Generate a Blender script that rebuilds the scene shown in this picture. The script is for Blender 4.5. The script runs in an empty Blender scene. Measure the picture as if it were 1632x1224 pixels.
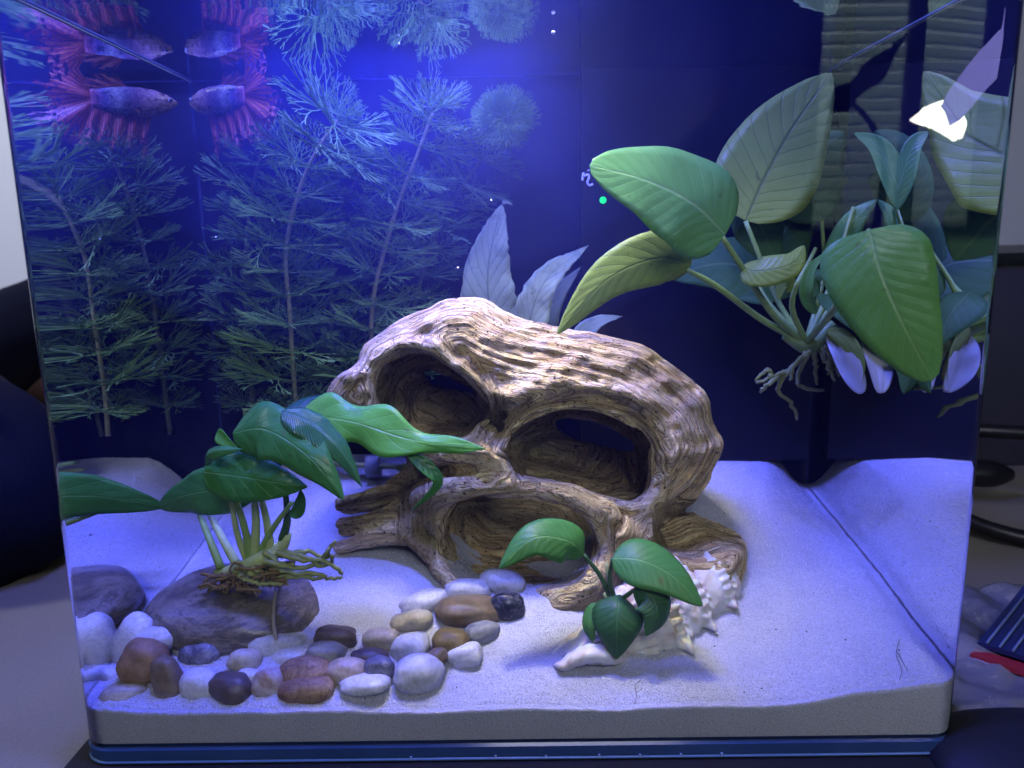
import bpy, bmesh, math, random
import numpy as np
from math import sin, cos, pi, sqrt, radians
from mathutils import Vector, Matrix

random.seed(7)
rng = np.random.default_rng(7)
scene = bpy.context.scene
COL = scene.collection

# ------------------------------------------------------------------ camera
F = 1220.0                                   # focal length in pixels of a 1632 px wide frame
CAM = np.array([.0018, -.2368, .1755])
YAW, PITCH, ROLL = -.0075, .1898, -.0166
FW = np.array([sin(YAW) * cos(PITCH), cos(YAW) * cos(PITCH), -sin(PITCH)])
_r = np.array([cos(YAW), -sin(YAW), 0.]); _u = np.cross(_r, FW)
RT = _r * cos(ROLL) + _u * sin(ROLL)
UP = -_r * sin(ROLL) + _u * cos(ROLL)
cam_data = bpy.data.cameras.new('camera')
cam_data.sensor_fit = 'HORIZONTAL'; cam_data.sensor_width = 36.0
cam_data.lens = 36.0 * F / 1632.0
cam_data.clip_start = .01; cam_data.clip_end = 50
cam_data.dof.use_dof = True; cam_data.dof.focus_distance = .30; cam_data.dof.aperture_fstop = 14.0
cam = bpy.data.objects.new('camera', cam_data); COL.objects.link(cam)
M3 = Matrix(((RT[0], UP[0], -FW[0]), (RT[1], UP[1], -FW[1]), (RT[2], UP[2], -FW[2])))
cam.matrix_world = Matrix.Translation(Vector(CAM)) @ M3.to_4x4()
scene.camera = cam

# ------------------------------------------------------------------ world, lamps, exposure
world = bpy.data.worlds.new('World'); scene.world = world; world.use_nodes = True
bg = world.node_tree.nodes['Background']
bg.inputs['Color'].default_value = (.50, .53, .72, 1); bg.inputs['Strength'].default_value = .05

def area(name, loc, target, size, size_y, energy, color):
    d = bpy.data.lights.new(name, 'AREA'); d.shape = 'RECTANGLE'; d.size = size; d.size_y = size_y
    d.energy = energy; d.color = color
    o = bpy.data.objects.new(name, d); COL.objects.link(o); o.location = loc
    o.rotation_euler = (Vector(target) - Vector(loc)).to_track_quat('-Z', 'Y').to_euler()
    return o
area('tank_light_bar', (-.05, -.01, .46), (0, .06, 0), .15, .04, 3.8, (.150, .178, 1.0))
area('tank_light_white', (.00, .050, .365), (.01, .080, 0), .05, .03, .105, (1.0, .90, .52)).data.spread = radians(44)
area('tank_light_blue', (-.05, .10, .266), (-.05, .12, 0), .13, .04, 1.35, (.08, .10, 1.0))
area('front_fill', (.10, -.95, .85), (0, 0, .08), .35, .35, 4.1, (.86, .88, 1.0))  # added fill from behind the camera, brightens sand front, stalks and wood
area('room_lamp', (-.75, .10, .85), (-.9, .9, .3), .3, .3, 11.0, (.76, .82, 1.0))

scene.view_settings.view_transform = 'Standard'; scene.view_settings.look = 'None'
scene.view_settings.exposure = 0; scene.view_settings.gamma = 1
scene.view_settings.use_curve_mapping = False
scene.render.engine = 'CYCLES'
cy = scene.cycles
cy.max_bounces = 9; cy.diffuse_bounces = 2; cy.glossy_bounces = 4; cy.transmission_bounces = 3
cy.transparent_max_bounces = 32; cy.volume_bounces = 0
cy.caustics_reflective = False; cy.caustics_refractive = False
cy.sample_clamp_indirect = 4.0
cy.use_denoising = True
cy.use_adaptive_sampling = True; cy.adaptive_threshold = .03
try:
    cy.denoiser = 'OPENIMAGEDENOISE'
except Exception:
    pass

# ------------------------------------------------------------------ helpers: picture measurements -> places
def ray(x, y):
    return FW + RT * (x - 816) / F - UP * (y - 612) / F
def atY(x, y, Y):
    d = ray(x, y); return CAM + d * ((Y - CAM[1]) / d[1])
def zc(p):
    return float((np.asarray(p) - CAM) @ FW)
def mpp(p):
    return zc(p) / F                          # metres covered by one picture pixel at p
WATER_Z = .2515
HW = .153                                     # half the outer width of the tank
BACK_Y = .150

def smooth(a, b, x):
    t = np.clip((x - a) / (b - a), 0, 1); return t * t * (3 - 2 * t)

# value noise, vectorised
def _hash(ix, iy, iz, seed):
    h = (ix * 374761393 + iy * 668265263 + iz * 2147483647 + seed * 1274126177) & 0xffffffff
    h = ((h ^ (h >> 13)) * 1274126177) & 0xffffffff
    h = ((h ^ (h >> 16)) * 2246822519) & 0xffffffff
    return ((h ^ (h >> 15)) & 0xffff) / 65535.0
def vnoise(p, seed=0):
    p = np.asarray(p, float); i = np.floor(p).astype(np.int64); f = p - i; f = f * f * (3 - 2 * f)
    out = 0
    for a in (0, 1):
        for b in (0, 1):
            for c in (0, 1):
                w = (f[:, 0] if a else 1 - f[:, 0]) * (f[:, 1] if b else 1 - f[:, 1]) * (f[:, 2] if c else 1 - f[:, 2])
                out = out + w * _hash(i[:, 0] + a, i[:, 1] + b, i[:, 2] + c, seed)
    return out * 2 - 1
def fbm(p, octv=4, seed=0, gain=.5):
    a, s, out = 1., 1., 0
    p = np.asarray(p, float)
    for k in range(octv):
        out = out + a * vnoise(p * s, seed + k * 17); a *= gain; s *= 2.03
    return out

def sand_h(x, y):
    x = np.asarray(x, float); y = np.asarray(y, float)
    l = .0180 + .130 * y; r = .0240 + .150 * y; c = .0150 + .335 * y
    sl = smooth(0, 1, np.clip((x + HW - .002) / (.04), 0, 1)); sr = smooth(0, 1, np.clip((HW - .002 - x) / (.075 - .36 * y), 0, 1))
    h = l + (c - l) * sl; h = h + (r - h) * (1 - sr)
    edge = HW - .002 - np.abs(x)
    h = h - .0010 * np.exp(-(edge / .004) ** 2)
    cave = np.exp(-(((x - .004) / .030) ** 2 + ((y - .092) / .026) ** 2) ** 2)
    h = h - .020 * cave
    return h
def ground(x, y):
    """the point of the sand that shows at picture position x, y"""
    d = ray(x, y); lo, hi = .0, .6
    for t in np.linspace(.2, .6, 400):
        p = CAM + d * t
        if p[2] < sand_h(p[0], max(p[1], 0)): break
        lo = t
    return CAM + d * lo

# ------------------------------------------------------------------ helpers: objects
def link(o, parent=None, **props):
    COL.objects.link(o)
    if parent is not None: o.parent = parent
    for k, v in props.items():
        if v is not None: o[k] = v
    return o
def mesh_obj(name, verts, faces, mat, parent=None, smooth_shade=True, loc=None, uvs=None, mats=None, midx=None, **props):
    me = bpy.data.meshes.new(name)
    verts = np.asarray(verts, float)
    org = np.zeros(3)
    if loc is not None:
        org = np.asarray(loc, float); verts = verts - org
    me.from_pydata(verts.tolist(), [], [tuple(int(i) for i in f) for f in faces])
    if mats:
        for m in mats: me.materials.append(m)
        if midx is not None: me.polygons.foreach_set('material_index', np.asarray(midx, np.int32))
    elif mat is not None:
        me.materials.append(mat)
    if smooth_shade: me.polygons.foreach_set('use_smooth', [True] * len(me.polygons))
    if uvs is not None:
        ul = me.uv_layers.new(name='UVMap')
        li = np.zeros(len(me.loops), np.int32); me.loops.foreach_get('vertex_index', li)
        ul.data.foreach_set('uv', np.asarray(uvs, np.float32)[li].ravel())
    me.update()
    o = bpy.data.objects.new(name, me)
    if parent is not None and loc is None and parent.type == 'EMPTY':
        pass
    link(o, parent, **props)
    o.location = org if parent is None else org - np.array(parent.get('_o', (0, 0, 0)))
    return o
def thing(name, loc, label, category, group=None):
    o = bpy.data.objects.new(name, None); o.empty_display_size = .005
    link(o, None, label=label, category=category, group=group)
    o.location = loc
    return o
def part(name, root, verts, faces, mat, uvs=None, **props):
    """a mesh in world coordinates, parented to root (moved into root's frame); root may be a part itself"""
    off = np.zeros(3); r = root
    while r is not None:
        off = off + np.array(r.location); r = r.parent
    me_o = mesh_obj(name, np.asarray(verts, float) - off, faces, mat, root, uvs=uvs, **props)
    me_o.location = (0, 0, 0)
    return me_o

def tube(path, radii, n=8, cap=True):
    path = [np.asarray(p, float) for p in path]
    if np.isscalar(radii): radii = [radii] * len(path)
    V, Fc = [], []
    t0 = path[1] - path[0]; t0 = t0 / np.linalg.norm(t0)
    a = np.array([0, 0, 1.]) if abs(t0[2]) < .9 else np.array([1., 0, 0])
    nrm = np.cross(t0, a); nrm /= np.linalg.norm(nrm)
    for i, p in enumerate(path):
        t = path[min(i + 1, len(path) - 1)] - path[max(i - 1, 0)]; t = t / (np.linalg.norm(t) + 1e-12)
        nrm = nrm - t * (nrm @ t); nrm /= (np.linalg.norm(nrm) + 1e-12)
        b = np.cross(t, nrm)
        for k in range(n):
            an = 2 * pi * k / n
            V.append(p + radii[i] * (cos(an) * nrm + sin(an) * b))
    for i in range(len(path) - 1):
        for k in range(n):
            k2 = (k + 1) % n
            Fc.append((i * n + k, i * n + k2, (i + 1) * n + k2, (i + 1) * n + k))
    if cap:
        Fc.append(tuple(range(n))[::-1]); Fc.append(tuple((len(path) - 1) * n + k for k in range(n)))
    return V, Fc
def bez(pts, n):
    """Catmull-Rom through pts, n samples"""
    P = [np.asarray(p, float) for p in pts]
    if len(P) == 2: return [P[0] + (P[1] - P[0]) * t for t in np.linspace(0, 1, n)]
    P = [2 * P[0] - P[1]] + P + [2 * P[-1] - P[-2]]
    out = []
    m = len(P) - 3
    for t in np.linspace(0, m - 1e-6, n):
        i = int(t); f = t - i; a, b, c, d = P[i:i + 4]
        out.append(.5 * (2 * b + (c - a) * f + (2 * a - 5 * b + 4 * c - d) * f ** 2 + (3 * b - a - 3 * c + d) * f ** 3))
    return out
def merge(*vf):
    V, Fc = [], []
    for v, f in vf:
        o = len(V); V.extend(list(v)); Fc.extend([tuple(i + o for i in q) for q in f])
    return V, Fc
def box(x0, x1, y0, y1, z0, z1):
    V = [(x, y, z) for x in (x0, x1) for y in (y0, y1) for z in (z0, z1)]
    Fc = [(0, 1, 3, 2), (4, 6, 7, 5), (0, 4, 5, 1), (2, 3, 7, 6), (0, 2, 6, 4), (1, 5, 7, 3)]
    return V, Fc

# ------------------------------------------------------------------ materials
class NT:
    def __init__(s, name):
        s.m = bpy.data.materials.new(name); s.m.use_nodes = True; s.t = s.m.node_tree
        s.t.nodes.clear(); s.out = s.n('ShaderNodeOutputMaterial')
    def n(s, typ, **kw):
        nd = s.t.nodes.new(typ)
        for k, v in kw.items():
            if k.startswith('i_'):
                key = k[2:].replace('_', ' ')
                nd.inputs[key].default_value = v
            else: setattr(nd, k, v)
        return nd
    def l(s, a, b): s.t.links.new(a, b)
    def ramp(s, fac, stops, interp='LINEAR'):
        r = s.n('ShaderNodeValToRGB'); r.color_ramp.interpolation = interp
        e = r.color_ramp.elements
        while len(e) < len(stops): e.new(.5)
        for k, (p, c) in enumerate(stops):
            e[k].position = p; e[k].color = c if len(c) == 4 else (*c, 1)
        s.l(fac, r.inputs['Fac']); return r
    def noise(s, vec, scale, detail=4, rough=.55, dist=0):
        nd = s.n('ShaderNodeTexNoise'); nd.inputs['Scale'].default_value = scale
        nd.inputs['Detail'].default_value = detail; nd.inputs['Roughness'].default_value = rough
        nd.inputs['Distortion'].default_value = dist
        if vec is not None: s.l(vec, nd.inputs['Vector'])
        return nd
    def math(s, op, a, b=None, c=None):
        nd = s.n('ShaderNodeMath', operation=op)
        for k, v in enumerate((a, b, c)):
            if v is None: continue
            if isinstance(v, (int, float)): nd.inputs[k].default_value = v
            else: s.l(v, nd.inputs[k])
        return nd.outputs[0]
    def mix(s, fac, a, b, blend='MIX'):
        nd = s.n('ShaderNodeMix', data_type='RGBA', blend_type=blend)
        for sock, v in ((nd.inputs[0], fac), (nd.inputs[6], a), (nd.inputs[7], b)):
            if isinstance(v, (int, float)): sock.default_value = v
            elif isinstance(v, tuple): sock.default_value = v if len(v) == 4 else (*v, 1)
            else: s.l(v, sock)
        return nd.outputs[2]
    def bump(s, h, strength=.5, dist=.001, normal=None):
        nd = s.n('ShaderNodeBump'); nd.inputs['Strength'].default_value = strength
        nd.inputs['Distance'].default_value = dist; s.l(h, nd.inputs['Height'])
        if normal is not None: s.l(normal, nd.inputs['Normal'])
        return nd.outputs[0]
    def pbsdf(s, color, rough=.5, spec=.5, normal=None, **kw):
        p = s.n('ShaderNodeBsdfPrincipled')
        if isinstance(color, tuple): p.inputs['Base Color'].default_value = (*color[:3], 1)
        else: s.l(color, p.inputs['Base Color'])
        if isinstance(rough, (int, float)): p.inputs['Roughness'].default_value = rough
        else: s.l(rough, p.inputs['Roughness'])
        p.inputs['Specular IOR Level'].default_value = spec
        if normal is not None: s.l(normal, p.inputs['Normal'])
        for k, v in kw.items():
            p.inputs[k.replace('_', ' ')].default_value = v
        return p
    def done(s, shader):
        s.l(shader if not hasattr(shader, 'outputs') else shader.outputs[0], s.out.inputs['Surface']); return s.m

def plain(name, color, rough=.6, spec=.3, var=.15, scale=300, bump=.0):
    k = NT(name); tc = k.n('ShaderNodeTexCoord')
    nz = k.noise(tc.outputs['Object'], scale, 4)
    c = k.mix(nz.outputs[0], tuple(v * (1 - var) for v in color), tuple(min(1, v * (1 + var)) for v in color))
    nrm = k.bump(nz.outputs[0], bump, .001) if bump else None
    return k.done(k.pbsdf(c, rough, spec, nrm))

def leaf_mat(name, top, dark, vein, rough=.35, trans=.25, nvein=9, veinw=.04, blotch=0.0, tcol=None, spec=.4, vstr=.35, spots=.5):
    k = NT(name); uv = k.n('ShaderNodeUVMap'); tc = k.n('ShaderNodeTexCoord')
    sp = k.n('ShaderNodeSeparateXYZ'); k.l(uv.outputs[0], sp.inputs[0])
    au = k.math('ABSOLUTE', k.math('SUBTRACT', k.math('MULTIPLY', sp.outputs[0], 2.), 1.))
    mid = k.n('ShaderNodeMapRange', interpolation_type='SMOOTHSTEP'); mid.inputs[1].default_value = .0; mid.inputs[2].default_value = .055
    mid.inputs[3].default_value = 1; mid.inputs[4].default_value = 0; k.l(au, mid.inputs[0])
    nz = k.noise(tc.outputs['Object'], 60, 3)
    nz2 = k.noise(tc.outputs['Object'], 420, 4)
    ph = k.math('ADD', k.math('MULTIPLY', k.math('SUBTRACT', sp.outputs[1], k.math('MULTIPLY', k.math('POWER', au, .8), .22)), float(nvein)), k.math('MULTIPLY', nz.outputs[0], .10))
    fr = k.math('ABSOLUTE', k.math('SUBTRACT', k.math('FRACT', ph), .5))
    lv = k.n('ShaderNodeMapRange', interpolation_type='SMOOTHSTEP'); lv.inputs[1].default_value = 0; lv.inputs[2].default_value = veinw * 1.6
    lv.inputs[3].default_value = 1; lv.inputs[4].default_value = 0; k.l(fr, lv.inputs[0])
    base = k.mix(nz.outputs[0], dark, top)
    base = k.mix(k.math('MULTIPLY', nz2.outputs[0], .35), base, tuple(v * .6 for v in top))
    if blotch:
        bl = k.ramp(k.noise(tc.outputs['Object'], 130, 5, .65).outputs[0], [(.55, (0, 0, 0)), (.68, (1, 1, 1))])
        base = k.mix(k.math('MULTIPLY', bl.outputs[0], blotch), base, tuple(v * .25 for v in dark))
    sp_ = k.ramp(k.noise(tc.outputs['Object'], 210, 4, .6, .4).outputs[0], [(.645, (0, 0, 0)), (.70, (1, 1, 1))])
    base = k.mix(k.math('MULTIPLY', sp_.outputs[0], spots), base, (.13, .10, .035))
    vein_f = k.math('MAXIMUM', k.math('MULTIPLY', lv.outputs[0], vstr), k.math('MULTIPLY', mid.outputs[0], .8))
    col = k.mix(vein_f, base, vein)
    hgt = k.math('ADD', k.math('ADD', k.math('MULTIPLY', vein_f, -.6), k.math('MULTIPLY', fr, .45)), k.math('ADD', k.math('MULTIPLY', nz2.outputs[0], .45), k.math('MULTIPLY', nz.outputs[0], 1.5)))
    nrm = k.bump(hgt, .45, .0008)
    p = k.pbsdf(col, rough, spec, nrm)
    tr = k.n('ShaderNodeBsdfTranslucent'); k.l(col if tcol is None else k.mix(.5, col, tcol), tr.inputs['Color'])
    mx = k.n('ShaderNodeMixShader'); mx.inputs[0].default_value = trans
    k.l(p.outputs[0], mx.inputs[1]); k.l(tr.outputs[0], mx.inputs[2])
    return k.done(mx)

def fresnel_clear(name, ior, tint=(1, 1, 1), rough=0.0, volume=None, fade=1.0):
    """clear interface: total reflection from inside past the critical angle, a few per cent from outside"""
    k = NT(name); fr = k.n('ShaderNodeFresnel'); fr.inputs['IOR'].default_value = ior
    t = k.n('ShaderNodeBsdfTransparent'); t.inputs['Color'].default_value = (*tint, 1)
    g = k.n('ShaderNodeBsdfGlossy'); g.inputs['Roughness'].default_value = rough
    g.inputs['Color'].default_value = (fade, fade, fade, 1)
    mx = k.n('ShaderNodeMixShader'); k.l(fr.outputs[0], mx.inputs[0]); k.l(t.outputs[0], mx.inputs[1]); k.l(g.outputs[0], mx.inputs[2])
    return k.done(mx)

# ------------------------------------------------------------------ the tank: glass, water, base, backing
R_OUT, GT = .010, .0007
def u_path(off, nseg=10, yb=BACK_Y):
    """plan of front and side glass: left rear -> front left corner -> front right corner -> right rear"""
    w = HW - off; r = R_OUT - off; y0 = off
    P = [(-w, y) for y in np.linspace(yb, y0 + r, 8)]
    for k in range(1, nseg + 1):
        a = pi + (pi / 2) * k / nseg
        P.append((-w + r + r * cos(a), y0 + r + r * sin(a)))
    P += [(x, y0) for x in np.linspace(-w + r, w - r, 14)[1:]]
    for k in range(1, nseg + 1):
        a = 1.5 * pi + (pi / 2) * k / nseg
        P.append((w - r + r * cos(a), y0 + r + r * sin(a)))
    P += [(w, y) for y in np.linspace(y0 + r, yb, 8)[1:]]
    return P
GLASS_OUT = fresnel_clear('tank_glass_outer', 1.36, (.975, .985, .985))
_k = NT('tank_glass_inner'); _t = _k.n('ShaderNodeBsdfTransparent'); _t.inputs['Color'].default_value = (.99, .995, .995, 1); GLASS_IN = _k.done(_t)
GLASS_EDGE = plain('tank_glass_edge', (.02, .03, .08), .25, .5)
aquarium = thing('aquarium', (0, 0, 0), 'clear glass aquarium with rounded front corners holding sand, wood and plants', 'aquarium')
def shell(z0, z1):
    o, i = u_path(0), u_path(GT); n = len(o)
    V, Fc, mi = [], [], []
    def strip(A, za, B, zb, m):                        # every sheet has vertices of its own, so its edges stay crisp
        b = len(V); V.extend([(x, y, za) for x, y in A]); V.extend([(x, y, zb) for x, y in B])
        for k in range(n - 1): Fc.append((b + k, b + k + 1, b + n + k + 1, b + n + k)); mi.append(m)
    strip(o, z0, o, z1, 0); strip(i[::-1], z0, i[::-1], z1, 1); strip(o, z1, i, z1, 2); strip(i, z0, o, z0, 2)
    for k in (0, n - 1):
        b = len(V); V.extend([(*o[k], z0), (*o[k], z1), (*i[k], z1), (*i[k], z0)]); Fc.append((b, b + 1, b + 2, b + 3)); mi.append(2)
    return V, Fc, mi
V, Fc, mi = shell(.0036, .275)
mesh_obj('front_and_side_glass', V, Fc, None, aquarium, mats=[GLASS_OUT, GLASS_IN, GLASS_EDGE], midx=mi)
mesh_obj('lit_band_cover', *box(-HW + .0012, HW - .0012, BACK_Y + .0001, BACK_Y + .0036, WATER_Z - .0004, .275), plain('lit_band_cover_dark', (.004, .005, .026), .6, .1), aquarium, smooth_shade=False)  # added dark strip, hides the lamp-lit band of backing at the waterline
V, Fc = box(-HW + .0002, HW - .0002, BACK_Y + .0002, BACK_Y + .0030, .0036, WATER_Z - .0006)
mesh_obj('back_glass', V, Fc, GLASS_IN, aquarium, smooth_shade=False)
# base plate: thick blue-tinted acrylic with a bevelled rim
def plate(off_lo, off_hi, zs):
    V, Fc = [], []; n = None
    for (off, z) in zs:
        P = u_path(off, yb=BACK_Y + .003); n = len(P); V += [(x, y, z) for x, y in P]
    for j in range(len(zs) - 1):
        for k in range(n):
            k2 = (k + 1) % n; Fc.append((j * n + k, j * n + k2, (j + 1) * n + k2, (j + 1) * n + k))
    Fc.append(tuple(range(n))[::-1]); Fc.append(tuple((len(zs) - 1) * n + k for k in range(n)))
    return V, Fc
k = NT('base_acrylic'); tc = k.n('ShaderNodeTexCoord'); nz = k.noise(tc.outputs['Object'], 25, 3)
BASE_M = k.done(k.pbsdf(k.mix(nz.outputs[0], (.015, .04, .17), (.06, .13, .36)), .12, .6, None, Transmission_Weight=.25))
V, Fc = plate(0, 0, [(.0016, -.0030), (.0004, -.0025), (-.0004, -.0012), (-.0004, .0024), (.0003, .0034)])
mesh_obj('base_plate', V, Fc, BASE_M, aquarium, smooth_shade=False)
RIM_M = plain('base_rim', (.09, .18, .38), .25, .5)
mesh_obj('base_rim', *tube([(x, y, -.0023) for x, y in u_path(-.0001)], .0006, 6), RIM_M, aquarium)
TICK = plain('base_tick', (.22, .32, .55), .3)
for px in (655, 790, 870, 955, 1020, 1085, 1150):
    p = atY(px, 1206, -.0006)
    mesh_obj('base_mark', *box(p[0] - .00035, p[0] + .00035, -.0010, -.0003, -.0020, -.0008 - .0004 * random.random()), TICK, aquarium, smooth_shade=False)

# water: closed body, mirror-like from below, very slightly cloudy
W_SIDE = None
_k = NT('water_side'); _t = _k.n('ShaderNodeBsdfTransparent'); _k.l(_t.outputs[0], _k.out.inputs['Surface'])
WATER_VOL_DENSITY = .17
def add_vol(kk):
    v = kk.n('ShaderNodeVolumePrincipled'); v.inputs['Color'].default_value = (.16, .20, .95, 1)
    v.inputs['Density'].default_value = WATER_VOL_DENSITY; v.inputs['Anisotropy'].default_value = .0
    kk.l(v.outputs[0], kk.out.inputs['Volume']); kk.m.cycles.homogeneous_volume = True
add_vol(_k); WATER_SIDE = _k.m
_k = NT('water_surface'); tc = _k.n('ShaderNodeTexCoord'); nz = _k.noise(tc.outputs['Object'], 38, 2)
fr = _k.n('ShaderNodeFresnel'); fr.inputs['IOR'].default_value = 1.33
bp = _k.bump(nz.outputs[0], .10, .003)
t = _k.n('ShaderNodeBsdfTransparent'); g = _k.n('ShaderNodeBsdfGlossy'); g.inputs['Roughness'].default_value = .03
g.inputs['Color'].default_value = (.80, .84, .95, 1)
_k.l(bp, g.inputs['Normal'])
mx = _k.n('ShaderNodeMixShader'); _k.l(fr.outputs[0], mx.inputs[0]); _k.l(t.outputs[0], mx.inputs[1]); _k.l(g.outputs[0], mx.inputs[2])
_k.done(mx); add_vol(_k); WATER_TOP = _k.m
o_ = u_path(GT + .00015, yb=BACK_Y - .0002); n = len(o_)
V = [(x, y, .0038) for x, y in o_] + [(x, y, WATER_Z) for x, y in o_]
Fc = [(k, (k + 1) % n, n + (k + 1) % n, n + k) for k in range(n)] + [tuple(range(n))[::-1], tuple(n + k for k in range(n))]
mi = [0] * (n + 1) + [1]
mesh_obj('water', V, Fc, None, None, False, mats=[WATER_SIDE, WATER_TOP], midx=mi, kind='structure',
         label='clear bluish water filling the aquarium up to near its rim')
# meniscus: the bright thread where the water meets the glass
MEN = plain('meniscus_gleam', (.45, .55, .75), .08, .9)
mesh_obj('waterline', *tube([(x, y, WATER_Z) for x, y in u_path(GT + .0006)], .00042, 6), MEN, aquarium)

# haze volume added for the blue glow at the left, layers thickening inwards
k = NT('glow_haze'); v = k.n('ShaderNodeVolumePrincipled'); v.inputs['Color'].default_value = (.30, .36, .95, 1); v.inputs['Density'].default_value = .30
k.l(v.outputs[0], k.out.inputs['Volume']); k.m.cycles.homogeneous_volume = True
nr_, na_ = 14, 40
for q, f_ in enumerate((1.30, 1.0, .72, .45)):
    V = []
    for j in range(nr_ + 1):
        e_ = (pi / 2) * j / nr_
        for i in range(na_):
            a = 2 * pi * i / na_
            x_ = -.045 + .130 * f_ * cos(e_) * cos(a); y_ = .078 + .075 * f_ * cos(e_) * sin(a)
            V.append((min(max(x_, -HW + .0022 + .0003 * q), .14), min(max(y_, .0026 + .0003 * q), BACK_Y - .0012 - .0003 * q), WATER_Z - .0005 - .0001 * q - .095 * f_ * sin(e_)))
    Fc = [(j * na_ + i, (j + 1) * na_ + i, (j + 1) * na_ + (i + 1) % na_, j * na_ + (i + 1) % na_) for j in range(nr_) for i in range(na_)] + [tuple(range(na_))]
    if q == 0:
        cloud = mesh_obj('glow_haze', V, Fc, k.m, None, True, kind='stuff', label='milky bluish haze added for the blue glow under the water surface at the left')
    else:
        mesh_obj('glow_haze_layer', V, Fc, k.m, cloud, True, kind='stuff')

# dark backing sheet behind the tank
k = NT('backing_sheet'); tc = k.n('ShaderNodeTexCoord'); nz = k.noise(tc.outputs['Object'], 14, 3)
BACKING = k.done(k.pbsdf(k.mix(nz.outputs[0], (.0028, .0028, .014), (.005, .005, .024)), .5, .3))
mesh_obj('backing_sheet', *box(-HW - .003, HW + .003, BACK_Y + .0040, BACK_Y + .0075, -.004, .30), BACKING, None, False,
         label='dark navy backing sheet standing behind the aquarium', category='backing sheet')

# ------------------------------------------------------------------ sand
k = NT('white_sand'); tc = k.n('ShaderNodeTexCoord')
n1 = k.noise(tc.outputs['Object'], 1900, 2, .8); n2 = k.noise(tc.outputs['Object'], 45, 3); n3 = k.noise(tc.outputs['Object'], 900, 2)
c = k.mix(n2.outputs[0], (.54, .545, .68), (.67, .675, .81))
gr = k.ramp(n1.outputs[0], [(.34, (.34, .31, .30)), (.46, (.82, .82, .82)), (.66, (1, 1, 1))])
c = k.mix(.65, c, gr.outputs[0], 'MULTIPLY')
sp = k.ramp(n3.outputs[0], [(.22, (.20, .17, .15)), (.25, (1, 1, 1))])
c = k.mix(1.0, c, sp.outputs[0], 'MULTIPLY')
hh = k.math('ADD', n1.outputs[0], k.math('MULTIPLY', n3.outputs[0], .6))
SAND = k.done(k.pbsdf(c, .75, .35, k.bump(hh, .75, .0006)))
NX, NY = 300, 190
W_IN = HW - .0002; RI = R_OUT - GT
vs = np.linspace(0, 1, NY) ** 1.25
ys = GT + .0003 + vs * (BACK_Y - GT - .0006)
us = np.linspace(-1, 1, NX)
V = np.zeros((NY, NX, 3))
for j, y in enumerate(ys):
    dy = y - GT - .0003
    lim = W_IN if dy >= RI else W_IN - RI + sqrt(max(0, RI * RI - (RI - dy) ** 2))
    V[j, :, 0] = us * lim; V[j, :, 1] = y
X, Y = V[..., 0].ravel(), V[..., 1].ravel()
Z = sand_h(X, Y)
P = np.stack([X, Y, 0 * X], 1)
Z += .0008 * fbm(P * 30, 3, 3) + .00025 * fbm(P * 260, 3, 9) + .00018 * vnoise(P * 900, 5)
V[..., 2] = Z.reshape(NY, NX)
V = V.reshape(-1, 3)
idx = np.arange(NX * NY).reshape(NY, NX)
Fc = np.stack([idx[:-1, :-1], idx[:-1, 1:], idx[1:, 1:], idx[1:, :-1]], -1).reshape(-1, 4).tolist()
ring = list(idx[0, :]) + list(idx[1:, -1]) + list(idx[-1, ::-1][1:]) + list(idx[::-1, 0][1:-1])
NS = 10
base = len(V); nr = len(ring); VV = [V]
for s_ in range(1, NS + 1):
    q = V[ring].copy(); q[:, 2] = q[:, 2] + (.0042 - q[:, 2]) * s_ / NS; VV.append(q)
for s_ in range(NS):
    for a in range(nr):
        b = (a + 1) % nr
        t0 = ring[a] if s_ == 0 else base + (s_ - 1) * nr + a
        t1 = ring[b] if s_ == 0 else base + (s_ - 1) * nr + b
        b0, b1 = base + s_ * nr + a, base + s_ * nr + b
        Fc.append((t1, t0, b0, b1))
V = np.concatenate(VV)
mesh_obj('sand_bed', V, Fc, SAND, None, True, kind='structure', label='fine white sand covering the aquarium floor, rising towards the back')

# loose grains lying on the surface of the sand
NG = 26000
gx_ = rng.uniform(-HW + .004, HW - .004, NG); gy_ = .003 + .135 * rng.uniform(0, 1, NG) ** 1.8
oc = np.array([(1, 0, 0), (-1, 0, 0), (0, 1, 0), (0, -1, 0), (0, 0, 1), (0, 0, -1)], float)
of = np.array([(0, 2, 4), (2, 1, 4), (1, 3, 4), (3, 0, 4), (2, 0, 5), (1, 2, 5), (3, 1, 5), (0, 3, 5)])
gp = np.stack([gx_, gy_, 0 * gx_], 1)
gz_ = sand_h(gx_, gy_) + .0008 * fbm(gp * 30, 3, 3) + .00025 * fbm(gp * 260, 3, 9) + .00018 * vnoise(gp * 900, 5)
gp[:, 2] = gz_ + .0001
gs = rng.uniform(.00012, .00032, (NG, 1, 1)) * rng.uniform(.7, 1.3, (NG, 1, 3))
ga_ = rng.uniform(0, 6.28, NG); rot_ = np.stack([np.cos(ga_), -np.sin(ga_), 0 * ga_, np.sin(ga_), np.cos(ga_), 0 * ga_, .5 * np.cos(ga_ * 3), .3 * np.sin(ga_ * 2), 1 + 0 * ga_], 1).reshape(NG, 3, 3)
gv_ = np.einsum('nij,nkj->nki', rot_, oc[None] * gs) + gp[:, None, :]
gf_ = (of[None] + 6 * np.arange(NG)[:, None, None]).reshape(-1, 3)
k = NT('sand_grain'); tc = k.n('ShaderNodeTexCoord'); n1 = k.noise(tc.outputs['Object'], 1300, 1)
GRAIN = k.done(k.pbsdf(k.ramp(n1.outputs[0], [(.30, (.42, .40, .42)), (.42, (.60, .59, .66)), (.60, (.86, .86, .92))]).outputs[0], .35, .5))
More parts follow.
